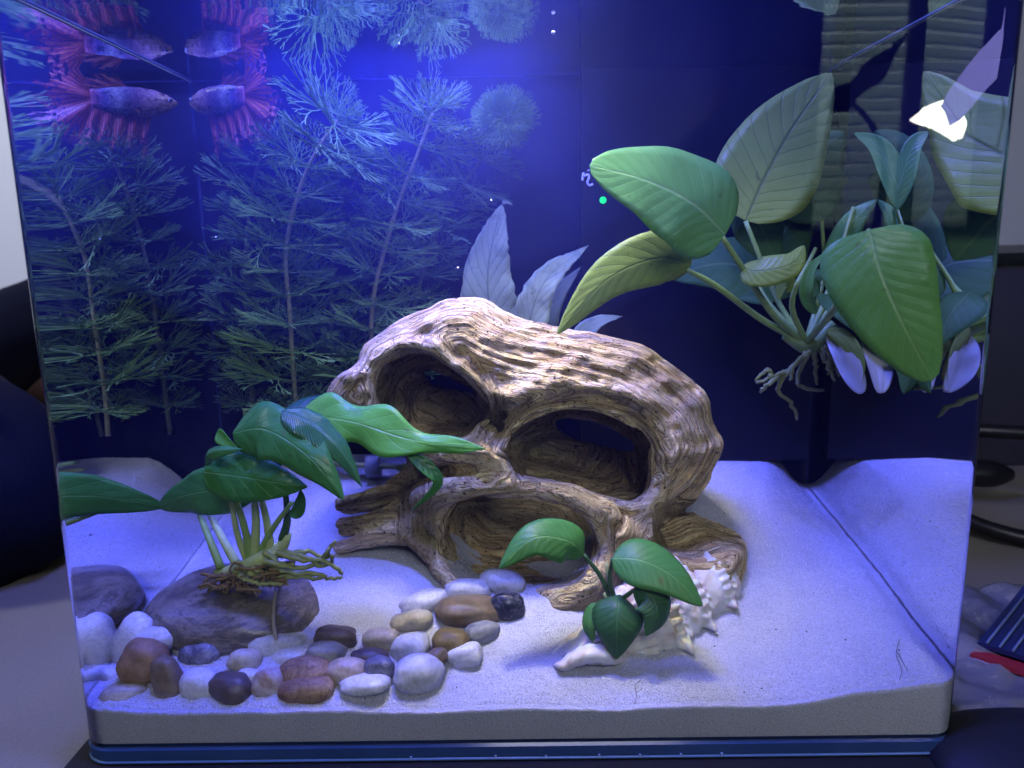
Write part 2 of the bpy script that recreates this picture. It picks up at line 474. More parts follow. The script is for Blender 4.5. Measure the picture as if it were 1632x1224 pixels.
mesh_obj('sand_grains', gv_.reshape(-1, 3), gf_.tolist(), GRAIN, None, False, kind='stuff', label='loose pale grains lying on the white sand')

# ------------------------------------------------------------------ the resin driftwood ornament (hollow, with openings)
def crom(pts, n=14, closed=True):
    P = np.array(pts, float); m = len(P); out = []
    for i in range(m if closed else m - 1):
        if closed: a, b, c, d = P[(i - 1) % m], P[i], P[(i + 1) % m], P[(i + 2) % m]
        else: a, b, c, d = P[max(i - 1, 0)], P[i], P[i + 1], P[min(i + 2, m - 1)]
        for f in np.linspace(0, 1, n, endpoint=False):
            out.append(.5 * (2 * b + (c - a) * f + (2 * a - 5 * b + 4 * c - d) * f ** 2 + (3 * b - a - 3 * c + d) * f ** 3))
    if not closed: out.append(P[-1])
    return np.array(out)
def seg_dist(U, Vv, P, closed):
    best = np.full(U.shape, 1e9); n = len(P)
    for i in range(n if closed else n - 1):
        a, b = P[i], P[(i + 1) % n]; ab = b - a; L2 = ab @ ab + 1e-9
        t = np.clip(((U - a[0]) * ab[0] + (Vv - a[1]) * ab[1]) / L2, 0, 1)
        best = np.minimum(best, (U - a[0] - t * ab[0]) ** 2 + (Vv - a[1] - t * ab[1]) ** 2)
    return np.sqrt(best)
def poly_sdf(U, Vv, pts, n=5):
    P = crom(pts, n); d = seg_dist(U, Vv, P, True); ins = np.zeros(U.shape, bool); m = len(P)
    for i in range(m):
        a, b = P[i], P[(i + 1) % m]
        c = ((a[1] > Vv) != (b[1] > Vv))
        with np.errstate(divide='ignore', invalid='ignore'):
            xi = (b[0] - a[0]) * (Vv - a[1]) / (b[1] - a[1] + 1e-12) + a[0]
        ins ^= c & (U < xi)
    return np.where(ins, -d, d)
def smin(a, b, k):
    h = np.clip(.5 + .5 * (b - a) / k, 0, 1); return b + (a - b) * h - k * h * (1 - h)
def smax(a, b, k): return -smin(-a, -b, k)

U0, V0 = 850., 730.
VOX = 3.2
ug = np.arange(478, 1240, VOX, dtype=np.float32); vg = np.arange(462, 1030, VOX, dtype=np.float32); dg_ = np.arange(-70, 320, VOX, dtype=np.float32)
U2, V2 = np.meshgrid(ug, vg, indexing='ij')
D1 = dg_[None, None, :]
def sc(pts, k):                                        # outlines that lie further back are drawn larger in the ornament's own frame
    return [(U0 + (x - U0) * k, V0 + (y - V0) * k) for x, y in pts]
OUTL = sc([(524, 640), (542, 606), (574, 576), (592, 545), (640, 516), (690, 498), (722, 485), (775, 485), (815, 508), (860, 521), (905, 529), (960, 541),
           (1012, 554), (1060, 582), (1100, 612), (1124, 642), (1138, 680), (1150, 714), (1136, 760), (1110, 802)], 1.09) + \
       [(1080, 850), (1058, 880), (1015, 905), (985, 960), (900, 985), (830, 958), (790, 950), (740, 945), (690, 910), (655, 868), (640, 820), (646, 770), (640, 735), (600, 712)] + sc([(562, 690), (532, 665)], 1.06)
s_out = poly_sdf(U2, V2, OUTL)
H1 = [(598, 612), (612, 580), (650, 560), (690, 566), (722, 588), (752, 612), (773, 642), (760, 668), (738, 690), (700, 690), (640, 684), (606, 660)]
H2 = [(806, 722), (822, 690), (860, 668), (905, 659), (955, 664), (1002, 682), (1032, 712), (1045, 752), (1040, 788), (1012, 802), (960, 790), (900, 770), (845, 758), (815, 748)]
H3 = [(690, 832), (716, 800), (770, 790), (840, 792), (900, 806), (936, 836), (948, 880), (930, 930), (880, 945), (800, 945), (730, 930), (696, 890)]
H4 = [(640, 752), (672, 738), (730, 738), (790, 748), (798, 757), (750, 765), (700, 768), (664, 782), (645, 790), (632, 775)]
s_h = [poly_sdf(U2, V2, h) for h in (H1, H2, H3, H4)]
B1 = [(670, 578), (706, 588), (740, 606), (752, 618), (716, 612), (680, 604)]
B2 = [(890, 668), (930, 664), (985, 680), (1022, 706), (1015, 718), (960, 706), (910, 690)]
s_b = [poly_sdf(U2, V2, sc(h, 1.12)) for h in (B1, B2)]
R1 = crom([(560, 600), (590, 566), (640, 546), (690, 556), (740, 596), (790, 630), (850, 630), (910, 617), (975, 617), (1020, 640), (1050, 680), (1072, 716), (1066, 760), (1050, 800), (1024, 850)], 6, False)
d_r1 = seg_dist(U2, V2, R1, False)
REC = [(770, 655), (800, 645), (860, 641), (915, 630), (972, 630), (1008, 652), (1036, 690), (1052, 720), (1046, 760), (1034, 720), (1004, 676), (955, 655), (905, 651), (850, 662), (812, 690), (794, 720), (775, 700)]
s_rec = poly_sdf(U2, V2, REC)
DM, HD = 140., 140.
def inflate(s, H, R):
    t = np.clip(-s / R, 0, 1); return np.where(s < 0, H * np.sqrt(np.maximum(0, 1 - (1 - t) ** 2)), -s)
hf = inflate(s_out, HD, 105.)
# how far down the ornament narrows in depth so that its feet stand on the sand
low = smooth(800, 960, V2)
hf_front = hf + 12 * np.exp(-(d_r1 / 13) ** 2) * (s_out < -6) - 20 * smooth(8, -10, s_rec)
for q in s_h[:3]: hf_front = hf_front + 8 * np.exp(-((q - 11) / 9) ** 2)
nz2 = fbm(np.stack([U2.ravel() / 60, V2.ravel() / 40, 0 * U2.ravel()], 1), 3, 5).reshape(U2.shape)
hf_front = hf_front + 7 * nz2 * (s_out < -4)
cen = DM - 8 * nz2
fb = np.where(D1 < cen[..., None], cen[..., None] - D1 - hf_front[..., None], D1 - cen[..., None] - (hf * (1 - .25 * low))[..., None])
hi_ = inflate(s_out + 30, HD - 26, 105.)
fi = np.abs(D1 - cen[..., None]) - hi_[..., None]
fi = smax(fi, D1 - (180 + 180 * smooth(812, 742, V2))[..., None], 20.)   # the lower cave is shallow and closed at its back
f = smax(fb, -fi, 10.).astype(np.float32)
for q, kk, dmax in zip(s_h, (24, 22, 20, 14), (150, 160, 160, 150)):
    g_ = np.maximum(q[..., None] + .10 * np.maximum(D1 - 20, 0), D1 - dmax)
    f = smax(f, -g_, kk).astype(np.float32)
for q in s_b:
    g_ = np.maximum(q[..., None] + 0 * D1, 150 - D1)
    f = smax(f, -g_, 12).astype(np.float32)
U3, V3 = U2[..., None], V2[..., None]
def caps(pts):
    best = None
    for (a, b) in zip(pts[:-1], pts[1:]):
        a_, b_ = np.array(a[:3], float), np.array(b[:3], float); ab = b_ - a_; L2 = ab @ ab
        t = np.clip(((U3 - a_[0]) * ab[0] + (V3 - a_[1]) * ab[1] + (D1 - a_[2]) * ab[2]) / L2, 0, 1)
        d = np.sqrt((U3 - a_[0] - t * ab[0]) ** 2 + (V3 - a_[1] - t * ab[1]) ** 2 + (D1 - a_[2] - t * ab[2]) ** 2) - (a[3] + (b[3] - a[3]) * t)
        best = d if best is None else smin(best, d, 8)
    return best.astype(np.float32)
CAPS = [
    [(498, 812, 160, 17), (560, 800, 158, 21), (610, 780, 150, 22), (650, 745, 140, 24), (690, 715, 140, 26)],
    [(512, 842, 120, 20), (560, 838, 118, 20), (620, 815, 108, 24), (690, 785, 80, 34)],
    [(510, 880, 95, 12), (560, 868, 92, 16), (610, 855, 85, 18), (650, 840, 75, 20), (700, 822, 60, 24)],
    [(590, 860, 88, 14), (640, 858, 70, 17), (675, 885, 42, 17), (695, 915, 22, 15), (716, 940, 8, 13), (750, 955, 0, 8)],
    [(690, 800, 45, 20), (708, 845, 45, 16), (730, 880, 35, 14), (768, 908, 25, 12), (800, 930, 20, 9)],
    [(664, 795, 35, 20), (700, 782, 18, 20), (760, 772, 4, 18), (840, 776, 0, 17), (910, 790, -2, 19), (960, 818, -6, 23), (988, 860, -6, 28), (980, 905, -8, 30), (945, 945, -16, 34), (895, 970, -22, 22)],
    [(945, 930, -5, 34), (885, 950, 5, 26), (845, 968, 10, 12)],
    [(1058, 740, 30, 24), (1046, 800, 28, 24), (1020, 860, 24, 30), (985, 915, 20, 36)],
    [(775, 700, 20, 18), (790, 742, 10, 22), (800, 770, 8, 20)],
    [(1000, 890, 60, 40), (990, 950, 60, 44)],
]
for c_ in CAPS: f = smin(f, caps(c_), 16).astype(np.float32)
# holes re-opened where a strut has thickened over them
for q, dmax in ((s_h[0], 110), (s_h[1], 120), (s_h[2], 120)):
    f = smax(f, -np.maximum(q[..., None] + 5 + .12 * np.maximum(D1 - 20, 0), D1 - dmax), 10).astype(np.float32)
# slab of the base that sticks out on the right
slab2 = poly_sdf(np.broadcast_to(ug[:, None], (len(ug), len(dg_))).copy(), np.broadcast_to(dg_[None, :], (len(ug), len(dg_))).copy(),
                 [(1000, 40), (1060, -15), (1120, -30), (1166, -25), (1192, 10), (1212, 60), (1222, 110), (1190, 165), (1130, 210), (1060, 215), (1000, 160)], 4)
top = (898 - (D1 + 30) * 68 / 210.) - 5 * np.sin(U3 / 23. + D1 / 40) + 10 * smooth(1120, 1215, U3)
fs = smax(slab2[:, None, :] + 0 * V3, top - V3, 16)
fs = smax(fs, V3 - 1015, 8)
f = smin(f, fs, 10).astype(np.float32)

def surface_nets(f):
    s = f < 0
    nx, ny, nz = f.shape
    corners = [(i, j, k) for i in (0, 1) for j in (0, 1) for k in (0, 1)]
    c8 = lambda a, i, j, k: a[i:nx - 1 + i, j:ny - 1 + j, k:nz - 1 + k]
    cnt = sum(c8(s, *c).astype(np.int8) for c in corners)
    act = (cnt > 0) & (cnt < 8)
    I = np.argwhere(act)
    idx = -np.ones(act.shape, np.int64); idx[act] = np.arange(len(I))
    pos = np.zeros((len(I), 3)); w = np.zeros(len(I))
    ii = I.T
    for a in range(8):
        for b in range(a + 1, 8):
            ca, cb = corners[a], corners[b]
            if sum(x != y for x, y in zip(ca, cb)) != 1: continue
            fa = f[ii[0] + ca[0], ii[1] + ca[1], ii[2] + ca[2]]; fb_ = f[ii[0] + cb[0], ii[1] + cb[1], ii[2] + cb[2]]
            m = (fa < 0) != (fb_ < 0)
            t = np.where(m, fa / np.where(m, fa - fb_, 1), 0)
            p = np.array(ca)[None] + t[:, None] * (np.array(cb) - np.array(ca))[None]
            pos += np.where(m[:, None], p, 0); w += m
    pos = I + pos / w[:, None]
    Q = []
    for ax in range(3):
        sl0 = [slice(None)] * 3; sl1 = [slice(None)] * 3; sl0[ax] = slice(0, -1); sl1[ax] = slice(1, None)
        a, b = s[tuple(sl0)], s[tuple(sl1)]
        E = np.argwhere(a != b); inside_first = a[tuple(E.T)]
        o1, o2 = [(1, 2), (2, 0), (0, 1)][ax]
        def cell(d1, d2):
            c = E.copy(); c[:, o1] -= d1; c[:, o2] -= d2
            ok = (c >= 0).all(1) & (c[:, 0] < act.shape[0]) & (c[:, 1] < act.shape[1]) & (c[:, 2] < act.shape[2])
            r = -np.ones(len(c), np.int64); cc = c[ok].T; r[ok] = idx[cc[0], cc[1], cc[2]]; return r
        q = np.stack([cell(1, 1), cell(0, 1), cell(0, 0), cell(1, 0)], 1)
        q[~inside_first] = q[~inside_first][:, ::-1]
        Q.append(q[(q >= 0).all(1)])
    return pos, np.concatenate(Q)
pos, quads = surface_nets(f)
# keep the largest connected body
lab = np.arange(len(pos))
for _ in range(400):
    m = lab[quads].min(1); new = lab.copy()
    np.minimum.at(new, quads.ravel(), np.repeat(m, 4)); new = new[new]
    if (new == lab).all(): break
    lab = new
big = np.bincount(lab).argmax(); keep = lab == big
remap = -np.ones(len(pos), np.int64); remap[keep] = np.arange(keep.sum())
pos = pos[keep]; quads = remap[quads]; quads = quads[(quads >= 0).all(1)]
uvd = np.stack([ug[0] + pos[:, 0] * VOX, vg[0] + pos[:, 1] * VOX, dg_[0] + pos[:, 2] * VOX], 1)
# relax
for _ in range(2):
    acc = np.zeros_like(uvd); cn = np.zeros(len(uvd))
    for a, b in ((0, 1), (1, 2), (2, 3), (3, 0)):
        np.add.at(acc, quads[:, a], uvd[quads[:, b]]); np.add.at(cn, quads[:, a], 1)
        np.add.at(acc, quads[:, b], uvd[quads[:, a]]); np.add.at(cn, quads[:, b], 1)
    uvd = .45 * uvd + .55 * acc / cn[:, None]
# grain runs parallel to the outline and to the rims of the openings
def samp(A, q):
    x = np.clip((q[:, 0] - ug[0]) / VOX, 0, len(ug) - 1.001); y = np.clip((q[:, 1] - vg[0]) / VOX, 0, len(vg) - 1.001)
    i, j = x.astype(int), y.astype(int); a, b = x - i, y - j
    return A[i, j] * (1 - a) * (1 - b) + A[i + 1, j] * a * (1 - b) + A[i, j + 1] * (1 - a) * b + A[i + 1, j + 1] * a * b
ph = samp(np.abs(s_out), uvd) * .9
for i_, q in enumerate(s_h):
    qq = samp(np.abs(q), uvd); wq = smooth(36, 12, qq)
    ph = ph * (1 - wq) + wq * (qq + 37 * i_ + 20)
tail = smooth(690, 610, uvd[:, 0]) * smooth(735, 770, uvd[:, 1])
slabw = smooth(1040, 1075, uvd[:, 0]) * smooth(800, 840, uvd[:, 1])
bmp = samp(hf_front - hf, uvd) + samp(DM - cen, uvd)
d_s = uvd[:, 2] + bmp * smooth(150, 60, uvd[:, 2])          # depth without the bumps, so that the lines stay long
ph = ph - .75 * d_s
ph = ph * (1 - tail) + tail * (uvd[:, 1] * .9 + uvd[:, 0] * .25 + uvd[:, 2] * .6)
ph = ph * (1 - slabw) + slabw * (uvd[:, 1] * .8 + uvd[:, 2] * .9 - uvd[:, 0] * .15)
warp = fbm(uvd / 110, 2, 21) * 4
ph = ph + warp
G = np.stack([ph / 9.0, uvd[:, 0] / 120, uvd[:, 1] / 120], 1)
ridge = 1 - np.abs(fbm(np.stack([ph / 13.0, uvd[:, 0] / 150, uvd[:, 1] / 150], 1), 2, 31)) * 1.5
fine = vnoise(np.stack([ph / 6.5, uvd[:, 0] / 70, uvd[:, 1] / 70], 1), 41)
groove = smooth(.30, .75, vnoise(np.stack([ph / 20., uvd[:, 0] / 160, uvd[:, 1] / 160], 1), 51))
lump = fbm(uvd / 55, 2, 61)
# world frame of the ornament: x to the right, height, and depth
P0 = atY(U0, V0, .054); S = mpp(P0); VD = ray(U0, V0 + 10); VD = VD / np.linalg.norm(VD); CPH = sqrt(VD[0] ** 2 + VD[1] ** 2)
def w_of(q):
    q = np.asarray(q, float)
    return P0 + (q[:, :1] - U0) * S * np.array([[1, 0, 0]]) + (V0 - q[:, 1:2]) * S / CPH * np.array([[0, 0, 1]]) + q[:, 2:3] * S * VD[None]
W = w_of(uvd)
nrm = np.zeros_like(W)
fn = np.cross(W[quads[:, 2]] - W[quads[:, 0]], W[quads[:, 3]] - W[quads[:, 1]])
for a in range(4): np.add.at(nrm, quads[:, a], fn)
nrm /= np.linalg.norm(nrm, axis=1, keepdims=True) + 1e-12
ctr = W.mean(0)
flip = ((W - ctr) * nrm).sum(1).mean() < 0
if flip: nrm = -nrm; quads = quads[:, ::-1]
disp = .00065 * (ridge - .6) + .00045 * fine - .0012 * groove + .0005 * lump
W = W + nrm * disp[:, None]
k = NT('painted_resin_wood')
at = lambda nm: (lambda nd: (setattr(nd, 'attribute_name', nm), nd)[1])(k.n('ShaderNodeAttribute'))
ga, gh, gr_ = at('grain'), at('relief'), at('rim')
tc = k.n('ShaderNodeTexCoord')
def lines(scale, off, width, detail=2):
    m_ = k.n('ShaderNodeMapping'); m_.inputs['Location'].default_value = off; k.l(ga.outputs['Vector'], m_.inputs['Vector'])
    n_ = k.noise(m_.outputs[0], scale, detail, .6)
    r_ = k.n('ShaderNodeMapRange', interpolation_type='SMOOTHSTEP'); r_.inputs[1].default_value = width; r_.inputs[2].default_value = 0
    r_.inputs[3].default_value = 0; r_.inputs[4].default_value = 1
    k.l(k.math('ABSOLUTE', k.math('SUBTRACT', n_.outputs[0], .5)), r_.inputs[0]); return r_.outputs[0]
cream = lines(1.0, (0, 0, 0), .11, 2); cream2 = lines(1.9, (7.3, 2, 5), .09, 2)
crack = lines(.62, (3.7, 9, 1), .030, 3); crack2 = lines(1.3, (13.1, 4, 8), .035, 2)
mp = k.n('ShaderNodeMapping'); mp.inputs['Scale'].default_value = (1.9, 9., 9.); k.l(ga.outputs['Vector'], mp.inputs['Vector'])
g2 = k.noise(mp.outputs[0], 1.0, 4, .7, .0)
blot = k.noise(tc.outputs['Object'], 38, 4)
pore = k.noise(tc.outputs['Object'], 700, 3, .6)
gap_ = k.ramp(g2.outputs[0], [(.36, (0, 0, 0)), (.58, (1, 1, 1))]).outputs[0]           # paint that skipped: broken lines
cf = k.math('MULTIPLY', k.math('MAXIMUM', cream, k.math('MULTIPLY', cream2, .8)), k.math('ADD', .25, k.math('MULTIPLY', gap_, .75)))
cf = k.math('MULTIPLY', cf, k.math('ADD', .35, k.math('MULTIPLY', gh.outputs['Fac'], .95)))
cf = k.math('MAXIMUM', cf, k.math('MULTIPLY', gr_.outputs['Fac'], k.math('ADD', .10, k.math('MULTIPLY', gap_, .85))))   # worn pale paint along the rims
df = k.math('MINIMUM', k.math('ADD', crack, k.math('MULTIPLY', k.math('MULTIPLY', crack2, .7), k.math('SUBTRACT', 1.15, gap_))), 1.0)
base = k.mix(blot.outputs[0], (.58, .37, .16), (.84, .62, .30))
base = k.mix(k.math('MULTIPLY', g2.outputs[0], .5), base, (.80, .60, .30))
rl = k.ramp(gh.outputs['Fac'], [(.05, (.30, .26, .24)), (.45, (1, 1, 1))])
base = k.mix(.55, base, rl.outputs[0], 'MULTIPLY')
c2 = k.mix(cf, base, (.96, .84, .50))
c2 = k.mix(k.math('MULTIPLY', df, .50), c2, (.060, .032, .016))
h = k.math('ADD', k.math('SUBTRACT', k.math('MULTIPLY', cf, .8), k.math('MULTIPLY', df, .9)), k.math('MULTIPLY', g2.outputs[0], .7))
cr = k.ramp(k.math('ADD', k.math('MULTIPLY', cf, .7), k.math('MULTIPLY', g2.outputs[0], .4)), [(.1, (0, 0, 0)), (.8, (1, 1, 1))])
moss = k.ramp(k.noise(tc.outputs['Object'], 26, 5, .6).outputs[0], [(.60, (0, 0, 0)), (.74, (1, 1, 1))])
c3 = k.mix(k.math('MULTIPLY', moss.outputs[0], .55), c2, k.mix(cr.outputs[0], (.05, .045, .012), (.55, .47, .14)))
pr = k.ramp(pore.outputs[0], [(.34, (.06, .04, .03)), (.40, (1, 1, 1))])
c4 = k.mix(.85, c3, pr.outputs[0], 'MULTIPLY')
nb = k.bump(k.math('ADD', h, k.math('MULTIPLY', pore.outputs[0], .25)), .9, .0011)
WOOD = k.done(k.pbsdf(c4, .85, .15, nb))
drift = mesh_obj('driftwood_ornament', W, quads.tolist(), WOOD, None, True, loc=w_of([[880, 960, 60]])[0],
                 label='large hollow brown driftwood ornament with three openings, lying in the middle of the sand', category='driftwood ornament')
me = drift.data
a_ = me.attributes.new('grain', 'FLOAT_VECTOR', 'POINT'); a_.data.foreach_set('vector', G.astype(np.float32).ravel())
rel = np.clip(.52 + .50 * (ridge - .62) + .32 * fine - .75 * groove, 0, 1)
rim = np.zeros(len(uvd))
for q in s_h: rim = np.maximum(rim, np.exp(-((samp(np.abs(q), uvd) - 9) / 8) ** 2))
rim = np.maximum(rim, .8 * np.exp(-(samp(d_r1, uvd) / 10) ** 2)) * smooth(70, 30, uvd[:, 2])
a_ = me.attributes.new('rim', 'FLOAT', 'POINT'); a_.data.foreach_set('value', rim.astype(np.float32))
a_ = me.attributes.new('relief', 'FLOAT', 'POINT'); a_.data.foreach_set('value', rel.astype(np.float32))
print('driftwood verts', len(W), 'quads', len(quads))

# ------------------------------------------------------------------ leaves
def leaf_mesh(mid_pts, width, nrm, prof=(.75, .9), cup=.15, wave=0., nwave=3, seed=0, nu=9, nv=26, th=.00035, twist=0., jag=0., lobe=0., nlobe=2.5):
    """blade around a centre line (points from base to tip), closed, with real thickness"""
    TT = .5 - .5 * np.cos(pi * np.arange(nv) / (nv - 1)); C0 = bez(mid_pts, 160); C = [C0[int(round(q * 159))] for q in TT]; nrm = np.asarray(nrm, float); nrm /= np.linalg.norm(nrm)
    top, bot, uv = [], [], []
    rs = np.random.default_rng(seed)
    ph = rs.uniform(0, 6.28, 2); jg = rs.uniform(-1, 1, (2, nv))
    for j, c in enumerate(C):
        t = TT[j]
        tg = C[min(j + 1, nv - 1)] - C[max(j - 1, 0)]; tg /= np.linalg.norm(tg) + 1e-12
        nn = nrm - tg * (nrm @ tg); nn /= np.linalg.norm(nn) + 1e-12
        sd = np.cross(tg, nn)
        if twist:
            a = twist * (t - .3); nn, sd = nn * cos(a) + sd * sin(a), sd * cos(a) - nn * sin(a)
        w = width * .5 * (sin(pi * min(1, max(0, t)) ** prof[0]) ** prof[1] if 0 < t < 1 else 0)
        w = max(w, width * .012)
        for i in range(nu):
            x = -1 + 2 * i / (nu - 1); si = 0 if x < 0 else 1
            wx = w * (1 + jag * jg[si, j] + lobe * sin(2 * pi * nlobe * t + ph[si]) * min(1, 4 * t))
            off = cup * w * (abs(x) ** 1.5) + wave * width * sin(nwave * 2 * pi * t + ph[si]) * abs(x) ** 1.6 * sin(pi * t)
            p = c + sd * (x * wx) + nn * off
            e = th * (1 - .75 * abs(x) ** 4) * (1.0 + 1.2 * np.exp(-(x / .12) ** 2))
            top.append(p + nn * e * .5); bot.append(p - nn * e * .5); uv.append((i / (nu - 1), t))
    V = top + bot; N = len(top); Fc = []
    for j in range(nv - 1):
        for i in range(nu - 1):
            a = j * nu + i; Fc.append((a, a + 1, a + nu + 1, a + nu)); Fc.append((N + a + 1, N + a, N + a + nu, N + a + nu + 1))
    ring = [i for i in range(nu)] + [j * nu + nu - 1 for j in range(1, nv)] + [(nv - 1) * nu + i for i in range(nu - 2, -1, -1)] + [j * nu for j in range(nv - 2, 0, -1)]
    for a, b in zip(ring, ring[1:] + ring[:1]): Fc.append((b, a, N + a, N + b))
    return V, Fc, uv + uv
def px_path(pts): return [atY(x, y, Y) for x, y, Y in pts]
def add_leaf(root, mat, pts, wpx, nrm=(0, -.8, .6), stem=None, smat=None, sr=.0009, name='leaf', **kw):
    path = px_path(pts); w = wpx * mpp(path[len(path) // 2])
    V, Fc, uv = leaf_mesh(path, w, nrm, **kw)
    o = part(name, root, V, Fc, mat, uvs=uv)
    if stem:
        P = bez(px_path(stem), 14)
        part('leaf_stalk', root, *tube(P, np.linspace(sr * 1.25, sr * .8, 14), 7), smat)
    return o

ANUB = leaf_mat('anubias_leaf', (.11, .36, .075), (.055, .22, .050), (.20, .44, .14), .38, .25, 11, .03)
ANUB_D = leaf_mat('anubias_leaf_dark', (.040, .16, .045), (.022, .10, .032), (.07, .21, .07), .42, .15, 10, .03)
SWORD_B = leaf_mat('big_leaf_green', (.25, .57, .17), (.15, .44, .13), (.38, .64, .28), .30, .35, 12, .03, tcol=(.35, .6, .12))
SWORD_U = leaf_mat('big_leaf_underside', (.45, .60, .12), (.33, .48, .09), (.14, .20, .05), .40, .40, 11, .035, tcol=(.55, .7, .15), vstr=.55)
SWORD_D = leaf_mat('big_leaf_deep', (.085, .21, .055), (.045, .13, .040), (.15, .27, .09), .6, .2, 9, .03, spec=.2)
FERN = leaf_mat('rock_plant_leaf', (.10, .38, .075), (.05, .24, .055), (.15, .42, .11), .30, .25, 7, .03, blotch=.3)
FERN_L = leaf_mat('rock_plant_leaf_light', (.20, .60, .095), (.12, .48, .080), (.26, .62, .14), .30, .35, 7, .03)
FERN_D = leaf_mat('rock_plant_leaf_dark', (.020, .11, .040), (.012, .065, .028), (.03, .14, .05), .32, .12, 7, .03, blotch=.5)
SILVER = leaf_mat('silvery_leaf', (.36, .45, .27), (.24, .33, .20), (.11, .16, .09), .65, .25, 13, .05, blotch=.35, spec=.2, vstr=.6)
SILVER_D = leaf_mat('silvery_leaf_dull', (.20, .27, .22), (.12, .18, .16), (.12, .16, .13), .6, .2, 13, .05, blotch=.3)
STALK = plain('leaf_stalk_green', (.28, .44, .13), .45, .4, .25, 500)
STALK_D = plain('leaf_stalk_dark', (.05, .13, .045), .45, .4, .25, 500)
STALK_P = plain('leaf_stalk_pale', (.50, .62, .26), .45, .4, .3, 400)
ROOT_M = plain('root_olive', (.36, .42, .15), .55, .3, .35, 600)
ROOT_B = plain('root_brown', (.24, .17, .07), .6, .3, .4, 500)

# ------------------------------------------------------------------ anubias on the shell
G0 = ground(975, 1010)
an = thing('anubias_plant', atY(972, 955, .030), 'small dark green plant with five oval leaves growing on the white shell', 'plant')
add_leaf(an, ANUB, [(930, 884, .030), (905, 862, .027), (850, 858, .024), (795, 906, .020)], 72, (0, -.75, .62), [(975, 955, .031), (955, 915, .030), (930, 884, .030)], STALK_D, cup=-.25, prof=(.72, .75), seed=1)
add_leaf(an, ANUB, [(976, 890, .026), (1020, 893, .022), (1070, 918, .018), (1120, 966, .014)], 86, (.1, -.75, .75), [(980, 958, .030), (972, 925, .028), (976, 890, .026)], STALK_D, cup=-.2, prof=(.66, .7), seed=2)
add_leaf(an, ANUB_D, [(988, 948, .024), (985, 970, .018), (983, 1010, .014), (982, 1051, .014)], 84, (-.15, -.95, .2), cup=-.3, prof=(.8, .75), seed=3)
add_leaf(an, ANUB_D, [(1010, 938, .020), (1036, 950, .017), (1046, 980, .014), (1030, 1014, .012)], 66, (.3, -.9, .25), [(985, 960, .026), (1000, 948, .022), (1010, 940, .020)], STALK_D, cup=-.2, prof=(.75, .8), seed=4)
add_leaf(an, ANUB, [(958, 962, .027), (944, 975, .024), (938, 1000, .021), (945, 1024, .020)], 30, (-.5, -.8, .3), cup=-.3, prof=(.8, .75), seed=5)
part('leaf_stalk', an, *tube(bez(px_path([(978, 958, .030), (970, 925, .030), (966, 898, .031)]), 8), np.linspace(.0008, .0005, 8), 6), STALK_P)
part('rhizome', an, *tube(bez(px_path([(965, 945, .033), (978, 960, .030), (995, 975, .029)]), 8), .0014, 8), STALK_P)

# ------------------------------------------------------------------ the big-leaved plant at the right wall
bp_ = thing('broad_leaf_plant', atY(1290, 555, .07), 'large broad leaved green plant floating with bare roots at the right wall', 'plant')
YB = .084
crown = (1285, 548, YB)
add_leaf(bp_, SWORD_B, [(1156, 374, .064), (1105, 325, .058), (1030, 288, .054), (940, 264, .050)], 165, (-.25, -.90, .45), [(crown), (1235, 505, .080), (1185, 430, .072), (1150, 376, .064)], STALK, .0013, cup=-.05, wave=.02, prof=(.58, .52), seed=11)
add_leaf(bp_, SWORD_U, [(1188, 352, .089), (1215, 290, .092), (1262, 205, .098), (1325, 117, .100)], 160, (-.1, -1, .25), [crown, (1240, 480, .089), (1188, 352, .089)], STALK, .0012, cup=.05, wave=.015, prof=(.72, .7), seed=12)
add_leaf(bp_, SWORD_U, [(1102, 420, .074), (1048, 411, .070), (966, 446, .068), (888, 532, .070)], 88, (-.1, -.95, -.05), [crown, (1215, 510, .082), (1140, 455, .076), (1095, 430, .074)], STALK, .0013, cup=-.10, prof=(.62, .7), seed=13)
add_leaf(bp_, SWORD_D, [(1172, 320, .104), (1205, 350, .102), (1222, 385, .100), (1240, 420, .098)], 84, (-.1, -.8, .5), cup=-.2, prof=(.7, .7), seed=14)
add_leaf(bp_, SWORD_D, [(1310, 352, .109), (1290, 300, .112), (1300, 250, .114), (1345, 210, .114)], 120, (-.2, -.9, .3), [crown, (1312, 440, .099), (1310, 352, .109)], STALK, .0010, cup=-.15, prof=(.75, .7), seed=15)
add_leaf(bp_, SWORD_U, [(1182, 428, .072), (1215, 432, .066), (1262, 420, .064), (1282, 392, .070)], 52, (.0, -.9, .35), [crown, (1262, 490, .076), (1270, 450, .070)], STALK, .0010, cup=-.15, prof=(.62, .6), seed=16)
add_leaf(bp_, SWORD_B, [(1385, 366, .016), (1402, 430, .012), (1438, 515, .010), (1486, 606, .010)], 168, (-.30, -.92, .35), [crown, (1345, 470, .045), (1372, 400, .026), (1385, 368, .016)], STALK, .0012, cup=-.08, prof=(.55, .50), seed=17, wave=.012)
add_leaf(bp_, SWORD_D, [(1305, 468, .074), (1345, 490, .066), (1385, 525, .060), (1425, 575, .056)], 52, (.2, -.7, .6), cup=-.2, prof=(.7, .8), seed=18)
add_leaf(bp_, SWORD_U, [(1318, 528, .069), (1345, 540, .064), (1368, 575, .060), (1372, 622, .058)], 30, (-.7, -.7, .1), cup=.2, prof=(.7, .8), seed=19)
add_leaf(bp_, SWORD_B, [(1442, 340, .074), (1425, 285, .076), (1400, 235, .080), (1362, 212, .084)], 40, (-.3, -.9, .3), [crown, (1340, 480, .084), (1400, 420, .078), (1442, 342, .074)], STALK, .0010, cup=.3, prof=(.7, .7), seed=20)
